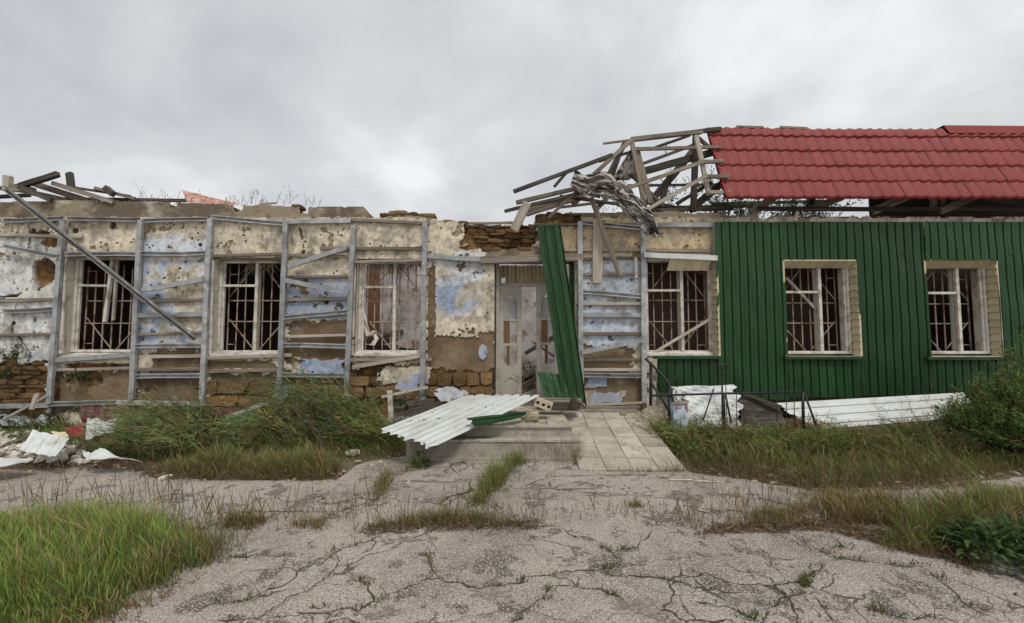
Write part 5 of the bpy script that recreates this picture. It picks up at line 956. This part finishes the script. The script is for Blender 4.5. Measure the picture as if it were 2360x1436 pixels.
weeds([(1872,1300),(1868,1330),(1850,1355)], .06, 170, .07, 'tiny weeds in the crack on the open asphalt', 70, (.07,.1,.03))
grass('crack_grass', pxpoly([(1590,1225),(1700,1190),(1850,1165),(1900,1120),(1960,1150),(2100,1170),(2100,1230),(1900,1230),(1700,1225)]), 5200, .17, 'reddish dry grass spreading over the asphalt toward the broadleaf plant', c=(.125,.115,.035), seed=71, clump=.75, dryf=.4, root=RED, w=.004)
grass('grass_patch', pxpoly([(1990,1270),(2080,1200),(2250,1160),(2420,1120),(2460,1230),(2300,1270),(2130,1285)]), 10000, .28, 'tall mixed grass behind the broadleaf plant', c=(.09,.135,.03), seed=72, clump=.3, dryf=.3, root=RED, w=.004)
litter(pxpoly([(1600,1235),(1900,1225),(2150,1290),(2250,1310),(2200,1260),(1900,1200),(1650,1215)]), 2200, 53, 'dry leaf litter around the reddish grass')
litter(pxpoly([(830,1232),(1240,1222),(1230,1205),(850,1212)]), 700, 54, 'dry litter in the long crack in the middle of the asphalt')
# broadleaf plants: every leaf an object
def leaf_mesh():
    vs = []; fs = []; n = 7
    for i in range(n+1):
        t = i/n; w = .5*math.sin(math.pi*min(1, t*.95+.05))**.8*(1-.35*t); z = .25*math.sin(t*2.4)-.25*t*t; vs += [(t, -w*.38, z+.06*w), (t, 0, z-.03), (t, w*.38, z+.06*w)]
    for i in range(n): fs += [(3*i, 3*i+1, 3*i+4, 3*i+3), (3*i+1, 3*i+2, 3*i+5, 3*i+4)]
    me = bpy.data.meshes.new('leaf'); me.from_pydata(vs, [], fs); me.update(); me.polygons.foreach_set('use_smooth', [True]*len(me.polygons)); return me
LM = leaf_mesh(); LM.materials.append(mat('leaf', (.07,.11,.035), .65, [((.11,.15,.055),.45,.7,9),((.04,.065,.022),.5,.7,20)], rnd=.5, trans=.25, spec=.2, bump=.4))
def broadleaf(px, py, n, r0, h, ll, label, seed):
    r = random.Random(seed); c = G(px, py); E = empty('broadleaf_plant', c); mb = MB()
    for i in range(9):
        a = r.uniform(0, 6.28); q = c+Vector((math.cos(a)*r0*.6, math.sin(a)*r0*.5, 0)); mb.tube([c+(q-c)*.3, c+(q-c)*.7+Vector((0,0,h*.5)), q+Vector((0,0,h*r.uniform(.7, 1)))], [.008,.006,.003], 5)
    mb.build('stem', M['foliage_green'], E)
    for i in range(n):
        a = r.uniform(0, 6.28); q = math.sqrt(r.random()); z = h*(1-.75*q*q)*r.uniform(.25, 1); o = link('leaf', LM, None, E, c+Vector((math.cos(a)*r0*q*.7, math.sin(a)*r0*q*.6, z)))
        o.rotation_euler = (r.uniform(-.5,.5), r.uniform(-.9,.35), a+r.uniform(-.6,.6)); s = ll*r.uniform(.6, 1.25); o.scale = (s, s*r.uniform(.8, 1.1), s)
    tag(E, label, 'plant')
M['foliage_green'] = mat('stem_green', (.08,.12,.04), .6)
broadleaf(2290,1296, 260, .33, .27, .115, 'lush broadleaf weed with large dark leaves at the asphalt edge', 81)
broadleaf(2375,1285, 150, .3, .3, .115, 'broadleaf weed half hidden behind the lush one', 82)
broadleaf(967,1078, 70, .14, .2, .07, 'small bushy green weed before the corrugated sheet', 83)
# evergreen shrub at the far right
def shrub(px, py, label, seed, spreadx, h, n):
    r = np.random.default_rng(seed); c = G(px, py); E = empty('evergreen_shrub', c); mb = MB(); P0 = []; Dv = []
    for i in range(n):
        a = r.uniform(0, 6.28); q = math.sqrt(r.random()); tip = Vector((c.x+math.cos(a)*spreadx*q, c.y+math.sin(a)*.7*q, h*(1.05-.62*q*q)*r.uniform(.3, 1.05))); b0 = Vector((c.x+math.cos(a)*.12, c.y+math.sin(a)*.1, .02)); m1 = b0.lerp(tip, .55)+Vector((0,0,.16)); mb.tube([b0, m1, tip], [.014,.009,.003], 4)
        for k in range(150):
            t = r.uniform(.3, 1.0); q_ = b0.lerp(m1, t*2) if t < .5 else m1.lerp(tip, (t-.5)*2); P0.append(tuple(q_+Vector(r.normal(size=3)*.05))); dd = (tip-b0).normalized()+Vector(r.normal(size=3)*.75); Dv.append(tuple(dd.normalized()))
    mb.build('branches', M['darkwood'], E); P0 = np.array(P0); Dv = np.array(Dv); m = len(P0); cl = fbm(P0[:, 0]*5+30, P0[:, 2]*5+30, seed, 3)
    col = jitcol(m, (.105,.14,.042), .3, .2, r)*(.4+cl[:, None]*1.4); V, Q, C = blades(P0, Dv, r.uniform(.03, .085, m), r.normal(size=(m, 3))*.2, r.uniform(.008, .016, m), col*.8, col*1.3, 2, np.array([.4,1,.2]), rng=r); np_mesh('foliage', V, Q, M['foliage'], E, C); tag(E, label, 'shrub')
shrub(2352,1062, 'dense dark evergreen shrub before the green cladding and last window', 91, .82, 1.3, 140)
shrub(2430,1040, 'taller evergreen shrub behind the dense one at the green wall', 92, .6, 1.75, 70)
def twigs(px, py, Y, n, h, spread, label, seed, name='dry_weed', colr=(.16,.13,.1), lean=0, z=None, leaf=0):
    r = np.random.default_rng(seed); c = G(px, py) if z is None else P(px, py, Y)
    if name == 'attic_weed': c.z = 3.42
    E = empty(name, c); parts = []; pos = np.repeat(np.array([tuple(c)]), n, 0)+np.stack([r.normal(size=n)*spread*.3, r.normal(size=n)*.04, np.zeros(n)], 1)
    d = upright(n, (lean, 0), spread, r); ln = h*r.uniform(.5, 1.1, n); bd = r.normal(size=(n, 3))*.2; col = jitcol(n, colr, .2, .1, r); parts.append(blades(pos, d, ln, bd, np.full(n, .008), col, col, 4, rng=r))
    for k in range(7):
        t = r.uniform(.35, .95, n); pp = pos+d*(ln*t)[:, None]+bd*(ln*t*t)[:, None]; dd = d+r.normal(size=(n, 3))*.55; dd /= np.linalg.norm(dd, axis=1)[:, None]; l2 = ln*r.uniform(.12, .35, n); parts.append(blades(pp, dd, l2, np.zeros((n, 3)), np.full(n, .005), col, col, 2, rng=r))
        if leaf:
            m = n*leaf; tt = np.repeat(r.random((n, 1)), leaf, 1).ravel(); qq = np.repeat(pp, leaf, 0)+np.repeat(dd*l2[:, None], leaf, 0)*r.random((m, 1)); ld = r.normal(size=(m, 3)); ld /= np.linalg.norm(ld, axis=1)[:, None]; cg = jitcol(m, (.06,.085,.035), .3, .15, r); parts.append(blades(qq, ld, r.uniform(.02, .05, m), np.zeros((m, 3)), np.full(m, .016), cg, cg*1.2, 2, np.array([.4,1,.2]), rng=r))
    parts = [(a, b, c_) for a, b, c_ in parts]; V, Q, C = join(parts); np_mesh('twigs', V, Q, M['foliage'], E, C); return tag(E, label, 'weed')
twigs(2090,1010, 0, 30, .85, .55, 'dry twiggy bush before the long white sheet', 95, lean=-.2)
twigs(1640,1030, 0, 10, .75, .5, 'bare twiggy weed standing before the crumpled white sheet', 96, colr=(.06,.05,.04))
twigs(2065,1215, 0, 5, .3, .15, 'dark dry dock stalks in the reddish grass', 97, colr=(.07,.04,.03))
for i, (px, h, n, lab) in enumerate([(335,.30,5,'spiky dead weed on the wall top beside the mossy timbers'),(360,.30,6,'bushy dead weed on the wall top next to the spiky one'),(400,.24,7,'bent dead seed-head weed on the wall top beside the rusty sheet'),(455,.25,4,'pale dead weed rising behind the rusty sheet'),(520,.22,5,'thin dead weed past the low end of the rusty sheet'),(545,.16,6,'low dead seed-head weed past the rusty sheet'),(585,.28,6,'branched dead weed on the bare wall top'),(612,.16,4,'stubby dead weed next to the branched one on the wall top'),(655,.26,3,'sparse forked dead weed on the wall top'),(672,.38,4,'tallest forked dead weed on the wall top'),(712,.22,3,'small forked dead weed near the broken wall end'),(730,.12,4,'tiny dead weed near the broken wall end')]):
    twigs(px, 472, 7.15, n, h, .28, lab, 200+i, z=1, colr=(.19,.17,.16))
for i, (px, py, lab) in enumerate([(1540,476,'leafy weed growing on the attic floor below the bare rafters'),(1660,478,'leafy weed on the attic floor under the roof verge'),(1720,478,'leafy weed seen under the red eave beside the verge'),(1800,476,'leafy weed under the red eave between two rafters'),(1880,476,'leafy weed under the red eave next to the dark attic')]): twigs(px, py+4, 8.0, 24, 1.2, .2, lab, 230+i, 'attic_weed', z=1, colr=(.09,.09,.05), leaf=16)
twigs(1400,470, 7.6, 8, .7, .3, 'dark weeds caught below the torn membrane', 240, 'attic_weed', z=1, colr=(.08,.07,.05), leaf=3)
for i, (px, py, Y, h, lab) in enumerate([(30,842,6.9,.45,'green sapling growing out of the crumbling corner'),(12,880,6.88,.3,'yellow-green weed rooted in the crumbling corner stones'),(180,885,6.93,.18,'small green weed rooted under the broken-mullion window'),(1562,985,6.5,.95,'thin leafy climber standing before the cladding below the first deep window'),(935,945,6.7,.28,'green weed at the wall foot beside the white stake')]): twigs(px, py, Y, 9 if i != 3 else 3, h, .4 if i != 3 else .08, lab, 250+i, 'wall_weed', z=1, colr=(.09,.11,.04), leaf=5)
